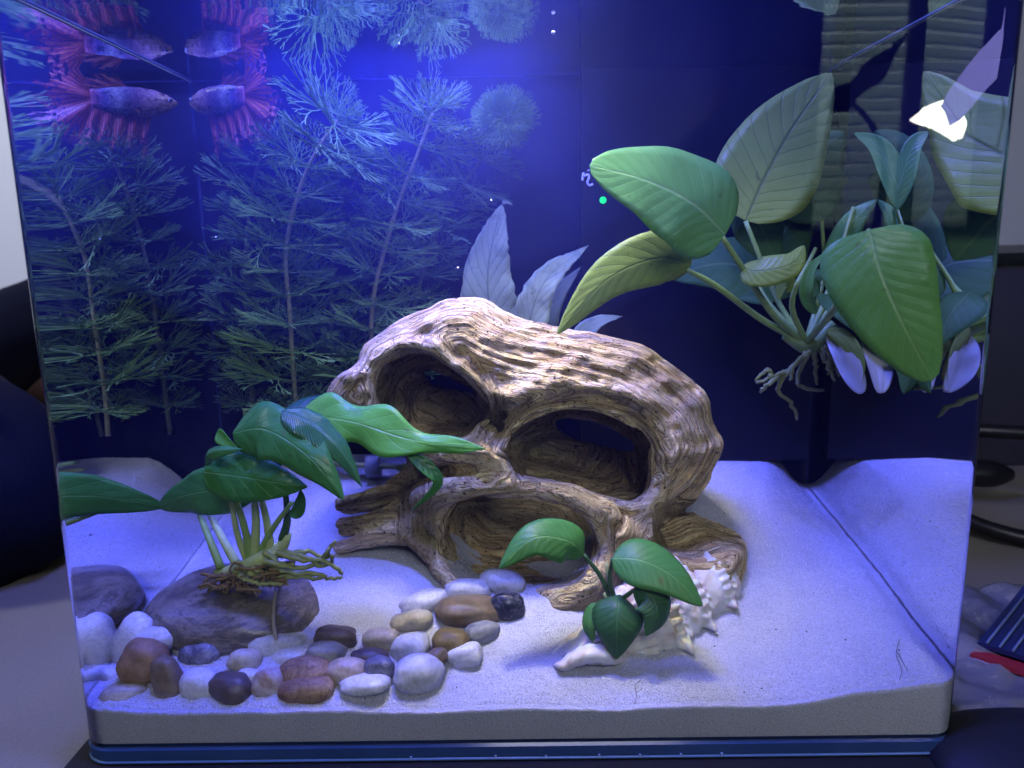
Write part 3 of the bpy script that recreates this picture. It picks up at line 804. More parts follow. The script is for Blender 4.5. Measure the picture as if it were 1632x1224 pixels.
add_leaf(bp_, SWORD_D, [(1245, 478, .104), (1220, 440, .114), (1150, 420, .119), (1060, 440, .124)], 130, (-.1, -.85, .45), cup=-.1, prof=(.6, .7), seed=21)
add_leaf(bp_, SWORD_U, [(1262, 465, .080), (1255, 450, .078), (1245, 455, .076), (1240, 478, .074)], 26, (.1, -.95, .1), cup=.2, prof=(.7, .7), seed=22)
add_leaf(bp_, SWORD_D, [(1298, 475, .089), (1292, 455, .090), (1300, 440, .090), (1325, 438, .088)], 34, (.0, -.95, .3), cup=-.2, prof=(.6, .7), seed=23)
add_leaf(bp_, SWORD_D, [(1430, 352, .092), (1448, 318, .092), (1478, 300, .090), (1512, 338, .088)], 52, (-.2, -.9, .4), [crown, (1350, 450, .088), (1430, 352, .092)], STALK, .0009, cup=-.2, prof=(.6, .7), seed=61)
add_leaf(bp_, SWORD_D, [(1345, 470, .104), (1380, 400, .108), (1410, 330, .110), (1400, 250, .112)], 88, (-.25, -.95, .1), cup=-.1, prof=(.65, .7), seed=62)
add_leaf(bp_, SWORD_B, [(1330, 440, .096), (1338, 400, .096), (1362, 350, .094), (1398, 318, .092)], 46, (-.2, -.9, .3), cup=-.15, prof=(.65, .7), seed=63)
add_leaf(bp_, SWORD_D, [(1405, 560, .060), (1440, 555, .054), (1452, 590, .050), (1440, 628, .048)], 60, (-.1, -.9, .4), cup=-.2, prof=(.65, .7), seed=64)
add_leaf(bp_, SWORD_D, [(1255, 470, .112), (1240, 400, .116), (1270, 330, .118), (1300, 290, .118)], 96, (-.1, -.95, .2), cup=-.1, prof=(.65, .7), seed=65)
add_leaf(bp_, SWORD_B, [(1300, 500, .060), (1285, 470, .056), (1292, 430, .054), (1318, 400, .052)], 22, (-.3, -.9, .1), cup=.35, prof=(.65, .8), seed=66)
for (a, b) in (((1262, 480), (1300, 395)), ((1318, 470), (1360, 330)), ((1230, 490), (1200, 440))):
    part('leaf_stalk', bp_, *tube(bez(px_path([crown, (a[0], a[1], YB + .004), (b[0], b[1], YB + .01)]), 10), np.linspace(.0016, .0008, 10), 7), STALK)
part('rhizome', bp_, *tube(bez(px_path([(1250, 535, YB), (1285, 552, YB), (1305, 540, YB - .002), (1330, 515, YB - .004)]), 12), np.concatenate([np.linspace(.0018, .0042, 6), np.linspace(.004, .0018, 6)]), 10), STALK)
rr = random.Random(3)
def root_strand(root, pts, r0, mat, name='root', n=14, wob=.0006):
    P = bez(pts, n); P = [p + np.array([rr.uniform(-wob, wob), rr.uniform(-wob, wob), rr.uniform(-wob, wob)]) * (0 < i < n - 1) for i, p in enumerate(P)]
    part(name, root, *tube(P, np.linspace(r0, r0 * .55, n), 6), mat)
for pts in ([(1285, 560), (1262, 585), (1235, 600), (1205, 610)], [(1262, 585), (1240, 618), (1262, 645), (1270, 668)], [(1290, 560), (1272, 600), (1280, 618), (1312, 622)],
            [(1298, 560), (1300, 590), (1302, 612)], [(1306, 556), (1318, 580), (1330, 606)], [(1312, 550), (1330, 575), (1338, 600)], [(1232, 602), (1222, 590), (1205, 608)], [(1250, 592), (1225, 612), (1212, 625)], [(1284, 565), (1268, 580), (1258, 606)], [(1320, 560), (1325, 585), (1320, 596)]):
    root_strand(bp_, [atY(x, y, YB + rr.uniform(-.006, .004)) for x, y in pts], .0012, ROOT_M)
# white plastic clip that carries it
PLW = plain('white_plastic', (.62, .64, .66), .35, .5, .03)
clip = thing('plant_clip', atY(1375, 620, .046), 'white plastic U shaped clip hanging below the broad leaved plant', 'clip')
def band(path, w, t=.0009):
    V, Fc = [], []
    P = bez(path, 24)
    for j, p in enumerate(P):
        tg = P[min(j + 1, 23)] - P[max(j - 1, 0)]; tg /= np.linalg.norm(tg); ax = np.array([.25, -.9, .1]); ax -= tg * (ax @ tg); ax /= np.linalg.norm(ax); nn = np.cross(tg, ax)
        for a, b in ((-1, -1), (1, -1), (1, 1), (-1, 1)): V.append(p + ax * a * w / 2 + nn * b * t / 2)
    for j in range(23):
        for q in range(4): Fc.append((j * 4 + q, j * 4 + (q + 1) % 4, j * 4 + 4 + (q + 1) % 4, j * 4 + 4 + q))
    Fc += [(0, 1, 2, 3), (95, 94, 93, 92)]
    return V, Fc
for pp, ww, ns_ in (([(1322, 530, .070), (1342, 560, .064), (1358, 595, .060), (1374, 627, .058)], 36, (-.25, -.92, .25)), ([(1376, 520, .066), (1392, 556, .062), (1403, 592, .060), (1404, 627, .058)], 38, (-.15, -.95, .2))):
    P_ = px_path(pp); V, Fc, uv = leaf_mesh(P_, ww * mpp(P_[1]), ns_, (.95, .40), .30, 0, 3, 1, 11, 26, .0011)
    part('clip_arm', clip, V, Fc, PLW, uvs=uv)

# ------------------------------------------------------------------ silvery leaves behind the driftwood
sv = thing('silvery_plant', atY(830, 640, .135), 'pale silvery blue plant with serrated pointed leaves behind the driftwood', 'plant')
add_leaf(sv, SILVER, [(790, 640, .132), (783, 530, .130), (778, 430, .128), (800, 326, .126)], 92, (-.1, -.95, .25), prof=(.78, .72), jag=.06, cup=.08, wave=.03, nwave=4, seed=31, nv=56)
add_leaf(sv, SILVER, [(805, 325, .126), (803, 322, .126), (812, 324, .126), (817, 328, .127)], 5, (-.1, -.95, .25), prof=(.5, .5), seed=38, name='leaf_tip')
add_leaf(sv, SILVER, [(820, 640, .128), (838, 540, .126), (868, 450, .122), (938, 391, .122)], 62, (-.25, -.9, .3), prof=(.72, .9), jag=.09, cup=.15, wave=.05, nwave=4, seed=32, nv=56)
add_leaf(sv, SILVER_D, [(850, 640, .132), (862, 540, .132), (885, 475, .132), (926, 425, .132)], 42, (.2, -.9, .3), prof=(.7, .9), jag=.08, seed=33, nv=34)
add_leaf(sv, SILVER_D, [(905, 620, .118), (920, 550, .116), (950, 515, .114), (992, 504, .114)], 34, (.1, -.8, .6), prof=(.7, .9), jag=.06, seed=34)
part('stem', sv, *tube(bez(px_path([(815, 700, .134), (812, 650, .134), (800, 600, .132)]), 8), .0011, 6), STALK)

# ------------------------------------------------------------------ cabomba: stems with fans of forked threads
CAB = [plain('feathery_leaf_%d' % i, c, .5, .35, .3, 200) for i, c in enumerate([(.145, .27, .040), (.085, .17, .042), (.045, .10, .04)])]
CSTEM = [plain('feathery_stem', (.26, .26, .08), .5, .35, .3, 300), plain('feathery_stem_dim', (.09, .11, .05), .5, .35, .3, 300)]
def fan_mesh(seed, size, spread=2.3, lift=.35, primaries=7):
    """one fan in its own frame: stalk along +y from the origin, threads forking again and again"""
    r = random.Random(seed); V, Fc = [], []
    def seg(p, q, r0, r1):
        b = len(V); d = (q - p); d /= np.linalg.norm(d); a = np.cross(d, (0, 0, 1.)); a /= np.linalg.norm(a) + 1e-9; c = np.cross(d, a)
        for (s, rad) in ((p, r0), (q, r1)):
            for k in range(3): V.append(s + rad * (cos(k * 2.0944) * a + sin(k * 2.0944) * c))
        for k in range(3): Fc.append((b + k, b + (k + 1) % 3, b + 3 + (k + 1) % 3, b + 3 + k))
        Fc.append((b + 3, b + 4, b + 5))
    def grow(p, ang, tilt, L, depth, rad):
        d = np.array([sin(ang) * cos(tilt), cos(ang) * cos(tilt), sin(tilt)])
        m = p + d * L * .55
        d2 = d + np.array([r.uniform(-.10, .10), r.uniform(-.10, .10), r.uniform(-.08, .12)])
        q = m + d2 / np.linalg.norm(d2) * L * .45
        seg(p, m, rad, rad * .9); seg(m, q, rad * .9, rad * .8)
        if depth == 0: return
        sp = .19 + .10 * r.random()
        for sg in (-1, 1): grow(q, ang + sg * sp + r.uniform(-.06, .06), tilt + r.uniform(-.12, .16), L * r.uniform(.70, .92), depth - 1, rad * .86)
    st = np.array([0, size * .22, 0.])
    seg(np.zeros(3), st, .00042, .00034)
    for k in range(primaries):
        a = spread * (k / (primaries - 1) - .5)
        grow(st, a + r.uniform(-.08, .08), lift * r.uniform(-.3, 1.0), size * .24 * (1 - .12 * abs(a)), 3 if primaries < 8 else 2, .00034)
    me = bpy.data.meshes.new('leaf'); me.from_pydata([tuple(v) for v in V], [], Fc)
    return me
FANS = [[fan_mesh(100 + i * 7 + m, .030, 2.5 + .5 * (i % 3), .25 + .2 * (i % 2)) for i in range(5)] for m in range(3)]
for m in range(3):
    for me in FANS[m]: me.materials.append(CAB[m])
def cabomba(pts, label, seed, tone=0, stone=0, gap=.0115, size=1.0, per=5, tuft=True, r0=.0013):
    r = random.Random(seed)
    P = bez(px_path(pts), 60); root = thing('feathery_plant', P[0], label, 'water plant', 'feathery stem plants along the back wall')
    part('stem', root, *tube(P, np.linspace(r0, r0 * .6, 60), 7), CSTEM[stone])
    acc = 0; node = 0; az = r.uniform(0, 6)
    for j in range(1, 60):
        acc += np.linalg.norm(P[j] - P[j - 1])
        if acc < gap and j < 59: continue
        acc = 0; node += 1; az += 1.05
        tg = P[j] - P[j - 1]; tg /= np.linalg.norm(tg)
        end = j == 59
        n_f = 7 if end and tuft else per
        for q in range(n_f):
            a = az + q * 2 * pi / n_f + r.uniform(-.3, .3)
            out = np.array([cos(a), .55 * sin(a), 0.]); out -= tg * (out @ tg); out /= np.linalg.norm(out)
            el = r.uniform(-.05, .45) if not end else r.uniform(.3, 1.2)
            y = out * cos(el) + tg * sin(el); y /= np.linalg.norm(y)
            z = tg - y * (tg @ y); z /= np.linalg.norm(z) + 1e-9; x = np.cross(y, z)
            me = r.choice(FANS[tone])
            o = bpy.data.objects.new('leaf', me); link(o, root)
            s = size * r.uniform(.6, 1.12) * (.66 if end else 1)
            roll = r.uniform(-.5, .5); x2 = x * cos(roll) + z * sin(roll); z2 = z * cos(roll) - x * sin(roll)
            o.matrix_local = Matrix.Translation(Vector(P[j] - np.array(root.location))) @ Matrix(((x2[0], y[0], z2[0]), (x2[1], y[1], z2[1]), (x2[2], y[2], z2[2]))).to_4x4() @ Matrix.Scale(s, 4)
    return root
cabomba([(478, 690, .128), (470, 620, .128), (462, 500, .127), (456, 400, .126), (478, 300, .124), (505, 240, .122), (538, 192, .120)],
        'leftmost feathery green water plant, its pale stem leaning right at the top', 1, 0, 0, size=1.12)
cabomba([(600, 690, .134), (592, 560, .134), (596, 470, .133), (618, 380, .132), (640, 310, .131), (662, 255, .130), (690, 180, .128)],
        'middle feathery water plant with a thin pale stem left of the silvery leaves', 2, 0, 0, size=1.05)
cabomba([(520, 690, .140), (528, 540, .140), (530, 420, .140), (545, 330, .140), (585, 265, .140)],
        'dim feathery water plant standing between and behind the two brighter ones', 3, 1, 1, size=1.05)
cabomba([(405, 690, .138), (398, 560, .138), (392, 430, .138), (400, 320, .138), (418, 235, .138)],
        'short dim feathery water plant next to the rear left corner of the tank', 5, 1, 1, size=.95)
cabomba([(650, 640, .141), (655, 520, .141), (690, 380, .141), (735, 300, .140), (788, 226, .136)],
        'feathery water plant ending in a bright green ball of fine leaves', 4, 1, 1, size=.85, tuft=False)
# the round green head of the last one faces the camera
head = [o for o in scene.objects if o.get('label', '').startswith('feathery water plant ending')][0]
hp = atY(805, 192, .130); r_ = random.Random(12)
for q in range(46):
    a = q * 2.39996; el = math.acos(1 - 1.05 * (q + .5) / 46)
    d = np.array([sin(el) * cos(a), -cos(el) * .9 - .1, sin(el) * sin(a)]); d /= np.linalg.norm(d)
    z = np.array([0, -1., .2]); z -= d * (z @ d); z /= np.linalg.norm(z) + 1e-9; x = np.cross(d, z)
    o = bpy.data.objects.new('leaf', r_.choice(FANS[0])); link(o, head); s = .62 * r_.uniform(.8, 1.05)
    o.matrix_local = Matrix.Translation(Vector(hp - np.array(head.location))) @ Matrix(((x[0], d[0], z[0]), (x[1], d[1], z[1]), (x[2], d[2], z[2]))).to_4x4() @ Matrix.Scale(s, 4)

# ------------------------------------------------------------------ plant on the banded rock
rk_c = atY(388, 966, .056); sc_ = mpp(rk_c)
def blob(c, rad, seed, n=4, amp=.12, freq=1.6, flat=2.3, rot=None):
    bm = bmesh.new(); bmesh.ops.create_icosphere(bm, subdivisions=n, radius=1)
    P = np.array([v.co[:] for v in bm.verts]); Fc = [[v.index for v in q.verts] for q in bm.faces]; bm.free()
    P = P / (np.abs(P) ** flat).sum(1, keepdims=True) ** (1 / flat)
    sd = np.array([seed * 3.7, seed * 1.3, seed * .7])
    P = P * (1 + amp * fbm(P * freq + sd, 3, seed)[:, None])
    P = P * np.array(rad)
    if rot is not None:
        R = np.array(Matrix.Rotation(rot[1], 3, 'Y')) @ np.array(Matrix.Rotation(rot[0], 3, 'X')) @ np.array(Matrix.Rotation(rot[2], 3, 'Z')); P = P @ R.T
    return P + np.asarray(c), Fc
k = NT('banded_rock'); tc = k.n('ShaderNodeTexCoord'); mp = k.n('ShaderNodeMapping'); k.l(tc.outputs['Object'], mp.inputs['Vector'])
mp.inputs['Rotation'].default_value = (.5, .9, .4); mp.inputs['Scale'].default_value = (1, 1, 4)
b1 = k.noise(mp.outputs[0], 38, 8, .72, .35); b2 = k.noise(tc.outputs['Object'], 700, 3)
c = k.ramp(b1.outputs[0], [(.30, (.07, .06, .05)), (.42, (.16, .14, .11)), (.50, (.27, .23, .18)), (.55, (.11, .095, .08)), (.64, (.22, .19, .15)), (.74, (.36, .32, .26))])
c = k.mix(.35, c.outputs[0], k.ramp(b2.outputs[0], [(.3, (.3, .3, .3)), (.7, (1, 1, 1))]).outputs[0], 'MULTIPLY')
ROCK = k.done(k.pbsdf(c, .30, .6, k.bump(b2.outputs[0], .3, .0005)))
V, Fc = blob(rk_c, (139 * sc_, .031, 50 * sc_), 4, 5, .07, 1.2, 2.3, (0, radians(3), 0))
mesh_obj('banded_rock', V, Fc, ROCK, None, True, loc=rk_c - np.array([0, 0, .014]),
         label='large smooth grey banded rock carrying a leafy plant, left on the sand', category='rock')
rp = thing('rock_plant', atY(385, 915, .042), 'green plant with long wavy leaves and bare roots tied onto the banded rock', 'plant')
YR = .045
def st(*p): return [(x, y, Y) for x, y, Y in p]
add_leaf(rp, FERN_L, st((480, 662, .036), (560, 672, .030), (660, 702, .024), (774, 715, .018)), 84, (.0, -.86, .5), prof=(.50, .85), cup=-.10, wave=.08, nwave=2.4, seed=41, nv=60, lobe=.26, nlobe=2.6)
add_leaf(rp, FERN, st((372, 690, .034), (425, 685, .026), (495, 730, .018), (548, 797, .014)), 96, (-.1, -.86, .5), prof=(.55, .8), cup=-.25, wave=.05, nwave=2, seed=42, nv=60, lobe=.08)
add_leaf(rp, leaf_mat('rock_plant_leaf_blistered', (.06, .25, .07), (.03, .15, .05), (.12, .34, .12), .18, .22, 30, .25, spec=.8), st((450, 655, .030), (490, 672, .026), (540, 715, .022), (577, 776, .020)), 58, (.2, -.6, .8), prof=(.6, .9), cup=-.25, wave=.04, nwave=4, seed=43, nv=44, jag=.0)
add_leaf(rp, FERN, st((322, 752, .034), (375, 758, .030), (435, 768, .028), (490, 776, .028)), 84, (.1, -.92, .35), prof=(.6, .8), cup=-.15, wave=.05, seed=44)
add_leaf(rp, FERN, st((414, 768, .040), (360, 778, .050), (300, 788, .062), (250, 808, .078)), 78, (-.1, -.95, .3), prof=(.75, .7), cup=-.12, wave=.06, seed=45)
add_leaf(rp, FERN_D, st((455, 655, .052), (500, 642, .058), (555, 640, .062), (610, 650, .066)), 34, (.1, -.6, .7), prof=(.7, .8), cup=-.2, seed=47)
add_leaf(rp, FERN, st((650, 722, .024), (680, 745, .022), (697, 772, .021), (655, 815, .022)), 24, (.3, -.85, .3), prof=(.6, .9), cup=.2, seed=48)
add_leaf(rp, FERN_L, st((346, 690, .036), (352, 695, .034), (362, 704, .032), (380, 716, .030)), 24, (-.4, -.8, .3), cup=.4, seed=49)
add_leaf(rp, FERN, st((328, 742, .034), (332, 725, .030), (352, 718, .026), (388, 716, .026)), 26, (.0, -.8, .6), cup=-.4, seed=50)
add_leaf(rp, ANUB, st((462, 822, .040), (478, 812, .038), (482, 795, .036), (478, 778, .036)), 26, (-.4, -.85, .2), cup=.3, seed=51)
for (x0, y0, x1, y1, x2, y2, rad, m) in ((352, 905, 330, 850, 306, 789, .0012, STALK), (378, 900, 350, 850, 319, 787, .0013, STALK_P), (398, 893, 392, 850, 368, 770, .0013, STALK), (405, 890, 408, 830, 402, 765, .0014, STALK_P),
                                         (432, 885, 425, 830, 408, 765, .0013, STALK_P), (405, 905, 430, 850, 466, 800, .0011, STALK), (450, 860, 458, 825, 452, 760, .0012, STALK_D), (393, 890, 378, 850, 366, 780, .0011, STALK_P)):
    yt = .078 if x2 < 320 else .036
    P = bez(px_path([(x0, y0, .044), (x1, y1, .050 if x2 < 320 else .042), (x2, y2, yt)]), 12)
    part('leaf_stalk', rp, *tube(P, np.linspace(rad * 1.5, rad * .8, 12), 8), m)
part('rhizome', rp, *tube(bez(px_path([(345, 915, .046), (385, 905, .042), (420, 890, .042), (448, 872, .044), (458, 850, .044)]), 14), np.concatenate([np.linspace(.002, .0034, 7), np.linspace(.0034, .0018, 7)]), 10), STALK_P)
for pts in ([(400, 905), (440, 918), (490, 912), (528, 922), (545, 920)], [(420, 895), (470, 905), (505, 900), (520, 880), (530, 868)], [(440, 880), (480, 892), (510, 890), (538, 905), (545, 915)],
            [(445, 885), (470, 880), (498, 880), (520, 890), (525, 872), (535, 862)], [(395, 912), (430, 925), (470, 920), (510, 915)], [(430, 900), (460, 912), (500, 922), (520, 918)],
            [(385, 915), (400, 925), (420, 935)], [(380, 918), (410, 930), (450, 932)], [(450, 880), (485, 886), (508, 900), (530, 895), (528, 885)], [(420, 880), (450, 900), (470, 900)]):
    root_strand(rp, [atY(x, y, .036 + rr.uniform(-.004, .004)) for x, y in pts], .0011, ROOT_M, n=18, wob=.0005)
for q in range(46):                                   # brown old roots matted on the rock
    x, y = rr.uniform(330, 450), rr.uniform(905, 940)
    y = 935 - (x - 320) * .12 + rr.uniform(-16, 8)
    p = atY(x, y, .040 + rr.uniform(-.006, .004))
    P = [p + np.array([rr.uniform(-.006, .006), rr.uniform(-.003, .003), rr.uniform(-.0025, .003)]) for _ in range(4)]
    root_strand(rp, P, .0007, ROOT_B, 'root_fibre', 8, .0005)
# rubber band round the rock
bd = []
for t in np.linspace(-.9, 1.7, 20):
    x = 455 + 46 * t * .8; y = 918 + 26 * t + 12 * t * t
    bd.append((x, y, .016))
part('tie_band', rp, *band([rk_c + np.array([(457 - 390 + 20 * t) * sc_, -.031 * sin(.25 + t * 1.2) * .93, 52 * sc_ * cos(.25 + t * 1.2) * .99]) for t in np.linspace(-.2, 1.05, 9)], .0034, .0012), plain('tie_rubber', (.36, .32, .26), .6, .3, .2))

# ------------------------------------------------------------------ pebbles
def stone_mat(name, a, b, c=None, scale=60, rough=.38, vein=None, trans=0.0):
    k = NT(name); tc = k.n('ShaderNodeTexCoord'); n1 = k.noise(tc.outputs['Object'], scale, 5, .6, .6); n2 = k.noise(tc.outputs['Object'], 800, 3)
    stops = [(.36, a), (.62, b)] + ([(.74, c)] if c else [])
    col = k.ramp(n1.outputs[0], stops).outputs[0]
    if vein:
        w = k.noise(tc.outputs['Object'], scale * 1.6, 3, .5, 2.5)
        vv = k.math('ABSOLUTE', k.math('SUBTRACT', w.outputs[0], .5)); vr = k.ramp(vv, [(.0, (1, 1, 1)), (.035, (0, 0, 0))])
        col = k.mix(k.math('MULTIPLY', vr.outputs[0], .8), col, vein)
    col = k.mix(.55, col, k.ramp(n2.outputs[0], [(.3, (.55, .55, .55)), (.6, (1, 1, 1))]).outputs[0], 'MULTIPLY')
    p = k.pbsdf(col, rough, .45, k.bump(n2.outputs[0], .12, .0004))
    if trans:
        p.inputs['Subsurface Weight'].default_value = trans; p.inputs['Subsurface Radius'].default_value = (.004, .004, .005); p.inputs['Subsurface Scale'].default_value = 1.0
    return k.done(p)
SM = {
    'white': stone_mat('pebble_white', (.66, .66, .68), (.80, .80, .80), scale=40, trans=.3),
    'pale': stone_mat('pebble_pale', (.52, .53, .58), (.68, .68, .70), scale=60, trans=.3),
    'cream': stone_mat('pebble_cream', (.50, .45, .34), (.68, .62, .52), scale=70, trans=.2),
    'beige': stone_mat('pebble_beige', (.36, .31, .23), (.54, .49, .40), scale=60, trans=.15),
    'orange': stone_mat('pebble_orange', (.20, .115, .05), (.42, .26, .12), (.52, .46, .40), 85, .55),
    'rust': stone_mat('pebble_rust', (.22, .12, .055), (.44, .29, .15), (.60, .50, .38), 170, .6, (.10, .045, .02)),
    'brown': stone_mat('pebble_brown', (.15, .105, .06), (.27, .20, .115), scale=60),
    'dark': stone_mat('pebble_dark_brown', (.085, .062, .06), (.14, .105, .095), scale=60),
    'grey': stone_mat('pebble_grey', (.24, .25, .27), (.36, .36, .37), scale=70),
    'marble': stone_mat('pebble_marbled', (.08, .08, .13), (.34, .34, .40), (.55, .55, .6), 110, .4, (.04, .04, .09)),
    'navy': stone_mat('pebble_navy', (.012, .014, .035), (.03, .032, .06), scale=60, rough=.25, vein=(.12, .13, .18)),
    'olive': stone_mat('pebble_olive', (.17, .125, .05), (.30, .23, .11), scale=90),
    'peach': stone_mat('pebble_peach', (.42, .33, .25), (.60, .50, .40), scale=60, trans=.2),
    'splash': stone_mat('pebble_white_orange', (.32, .15, .06), (.70, .66, .64), (.78, .76, .74), 70, .35),
}
PEB = [  # x, y, width, height, tilt, kind, depth (None = where it meets the sand), label
    (212, 1021, 58, 104, 24, 'white', .028, 'tall white pebble leaning against the glass, leftmost and highest of the pile'),
    (247, 1021, 76, 46, -8, 'pale', .026, 'pale lavender pebble lying behind the orange pebble on top of the pile'),
    (229, 1054, 76, 74, 10, 'orange', .014, 'orange brown pebble with a grey patch, on top at the left of the pile'),
    (172, 1085, 50, 52, 0, 'pale', .018, 'pale pebble squeezed between the left glass and the beige pebble'),
    (200, 1109, 76, 50, -6, 'beige', .008, 'beige pebble touching the front glass at the left end of the pile'),
    (266, 1083, 46, 82, -20, 'brown', .010, 'upright brown pebble standing below the orange pebble'),
    (320, 1041, 68, 46, -4, 'marble', .024, 'grey and violet marbled pebble in front of the banded rock'),
    (375, 1026, 46, 70, -28, 'cream', .030, 'cream upright pebble leaning on the banded rock'),
    (443, 1026, 97, 54, 6, 'pale', .028, 'large flat bluish white pebble below the right end of the banded rock'),
    (390, 1054, 54, 44, 4, 'cream', .018, 'small round cream yellow pebble in the middle of the pile'),
    (317, 1092, 60, 56, 0, 'white', .009, 'rounded white pebble in the front row beside the dark brown one'),
    (368, 1096, 72, 52, 4, 'dark', .007, 'dark brown pebble in the front row near the glass'),
    (430, 1091, 56, 58, 14, 'splash', .009, 'white pebble with orange stains in the front row'),
    (487, 1073, 82, 54, -8, 'rust', .013, 'rusty orange rough pebble, the upper of two touching each other'),
    (489, 1101, 84, 46, -6, 'rust', .006, 'rusty orange rough pebble, the lower one nearest the glass'),
    (463, 1049, 70, 38, -10, 'white', .022, 'white pebble half hidden behind the rusty orange pebble'),
    (520, 1040, 64, 42, 6, 'grey', .022, 'smooth grey pebble in front of the purple brown pebble'),
    (536, 1015, 70, 38, 6, 'dark', None, 'purple brown flat pebble at the right tip of the banded rock'),
    (553, 1069, 70, 48, -4, 'peach', .012, 'peach coloured pebble right of the rusty orange pebbles'),
    (580, 1090, 88, 34, -4, 'white', .006, 'long flat white pebble in the front row'),
    (606, 1064, 48, 38, 10, 'marble', .012, 'small dark blue and white marbled pebble above the long white one'),
    (589, 1046, 60, 28, 4, 'dark', .018, 'flat dark grey pebble tucked behind the marbled pebble'),
    (608, 1019, 62, 40, -4, 'beige', None, 'translucent beige pebble right of the purple brown pebble'),
    (655, 1031, 66, 50, -16, 'pale', None, 'pale violet pebble left of the olive brown pebble'),
    (666, 1074, 78, 62, 0, 'pale', .009, 'big pale violet egg shaped pebble, rightmost in the front row'),
    (719, 1027, 62, 54, -4, 'olive', None, 'olive brown round pebble with a flat top'),
    (741, 1046, 60, 42, -20, 'white', None, 'white oval pebble leaning on the olive brown pebble'),
    (767, 1008, 58, 38, -10, 'grey', None, 'grey oval pebble at the right edge of the pebble patch'),
    (747, 973, 117, 50, 2, 'brown', None, 'largest brown flat pebble lying beside the navy black pebble'),
    (809, 966, 55, 48, 4, 'navy', None, 'navy black shiny pebble next to the driftwood foot'),
    (657, 990, 70, 36, -14, 'cream', None, 'cream pebble left of the largest brown pebble'),
    (677, 960, 80, 38, -12, 'pale', None, 'flat pale pebble half sunk in sand left of the largest brown pebble'),
    (745, 940, 76, 36, 2, 'pale', None, 'pale lavender flat pebble behind the largest brown pebble'),
    (803, 926, 75, 40, 8, 'pale', None, 'whitish oval pebble in front of the driftwood cave'),
    (397, 1078, 40, 26, 0, 'white', .012, 'tiny white pebble wedged under the cream yellow one'),
    (692, 1050, 44, 30, -30, 'brown', .016, 'small brown pebble peeping out behind the big egg shaped pebble'),
]
for i, (x, y, w, h, tilt, kind, Y, lab_) in enumerate(PEB):
    if Y is None: Y = float(ground(x, y + h * .36)[1])
    rx = w * .5 * (Y + .2368) / F * 1.02; rz = h * .5 * (Y + .2368) / F; ry = .62 * rx + .2 * rz
    Yc = Y + ry * .55
    c = atY(x, y, Yc); s_ = mpp(c)
    V, Fc = blob(c, (w * .5 * s_, ry, h * .46 * s_), i + 20, 4, .11, 1.1, 2.25 + .35 * ((i * 7) % 3) / 2, (radians(-12), radians(tilt), radians((i * 37) % 50 - 25)))
    mesh_obj('pebble', V, Fc, SM[kind], None, True, loc=c, label=lab_, category='pebble', group='pebbles on the sand')

# ------------------------------------------------------------------ conch shell
k = NT('white_shell'); tc = k.n('ShaderNodeTexCoord'); n1 = k.noise(tc.outputs['Object'], 90, 5, .6, .5); n2 = k.noise(tc.outputs['Object'], 420, 4)
c = k.ramp(n1.outputs[0], [(.33, (.46, .34, .24)), (.43, (.70, .64, .58)), (.58, (.80, .79, .78))])
SHELL = k.done(k.pbsdf(c.outputs[0], .45, .4, k.bump(k.math('ADD', n2.outputs[0], n1.outputs[0]), .35, .0008), Subsurface_Weight=.15, Subsurface_Scale=.003))
apex = atY(1158, 918, .058); tipc = atY(905, 1058, .024)
axv = tipc - apex; La = np.linalg.norm(axv); axv /= La
e1 = np.cross(axv, (0, 0, 1.)); e1 /= np.linalg.norm(e1); e2 = np.cross(e1, axv)
NT_, NA = 150, 126
V = np.zeros((NT_, NA, 3))
for j in range(NT_):
    t = j / (NT_ - 1)
    for i in range(NA):
        a = 2 * pi * i / NA
        tt = t + .085 * (a / (2 * pi))                            # whorls climb round the axis
        body = np.interp(tt, [0, .10, .22, .34, .46, .58, .72, .86, 1.0, 1.1], [.0075, .0125, .0135, .0165, .0180, .0165, .0130, .0085, .0045, .003])
        sut = tt / .115 - a / (2 * pi)
        st_ = (tt * 5.4 - a / (2 * pi)) % 1.0
        step = (.62 + .38 * min(1, st_ * 4.5) - .16 * st_) if tt < .55 else 1.0
        knob = max(0, cos(a * 3.5 + 1.0)) ** 10 * np.exp(-((st_ - .36) / .10) ** 2) * .26 * (tt < .62) + .05 * sin(a * 23) * (st_ < .5)
        knob += max(0, cos(a * 3.5 + 1.0)) ** 10 * np.exp(-((tt - .50) / .035) ** 2) * .26 + .02 * sin(tt * 95)
        rad = body * (step + knob)
        V[j, i] = apex + axv * (t * La) + rad * (cos(a) * e1 + sin(a) * e2)
V = V.reshape(-1, 3); V = V + .0008 * fbm(V * 220, 3, 77)[:, None] * ((V - apex) - ((V - apex) @ axv)[:, None] * axv) / .018
Fc = [(j * NA + i, j * NA + (i + 1) % NA, (j + 1) * NA + (i + 1) % NA, (j + 1) * NA + i) for j in range(NT_ - 1) for i in range(NA)]
V = np.concatenate([V, [apex - axv * .002], [tipc]]); Fc += [((i + 1) % NA, i, NT_ * NA) for i in range(NA)] + [((NT_ - 1) * NA + i, (NT_ - 1) * NA + (i + 1) % NA, NT_ * NA + 1) for i in range(NA)]
sh = thing('conch_shell', atY(1010, 1060, .025), 'white knobbly conch shell lying in front of the driftwood, a small plant growing on it', 'shell')
part('shell_body', sh, V, Fc, SHELL)
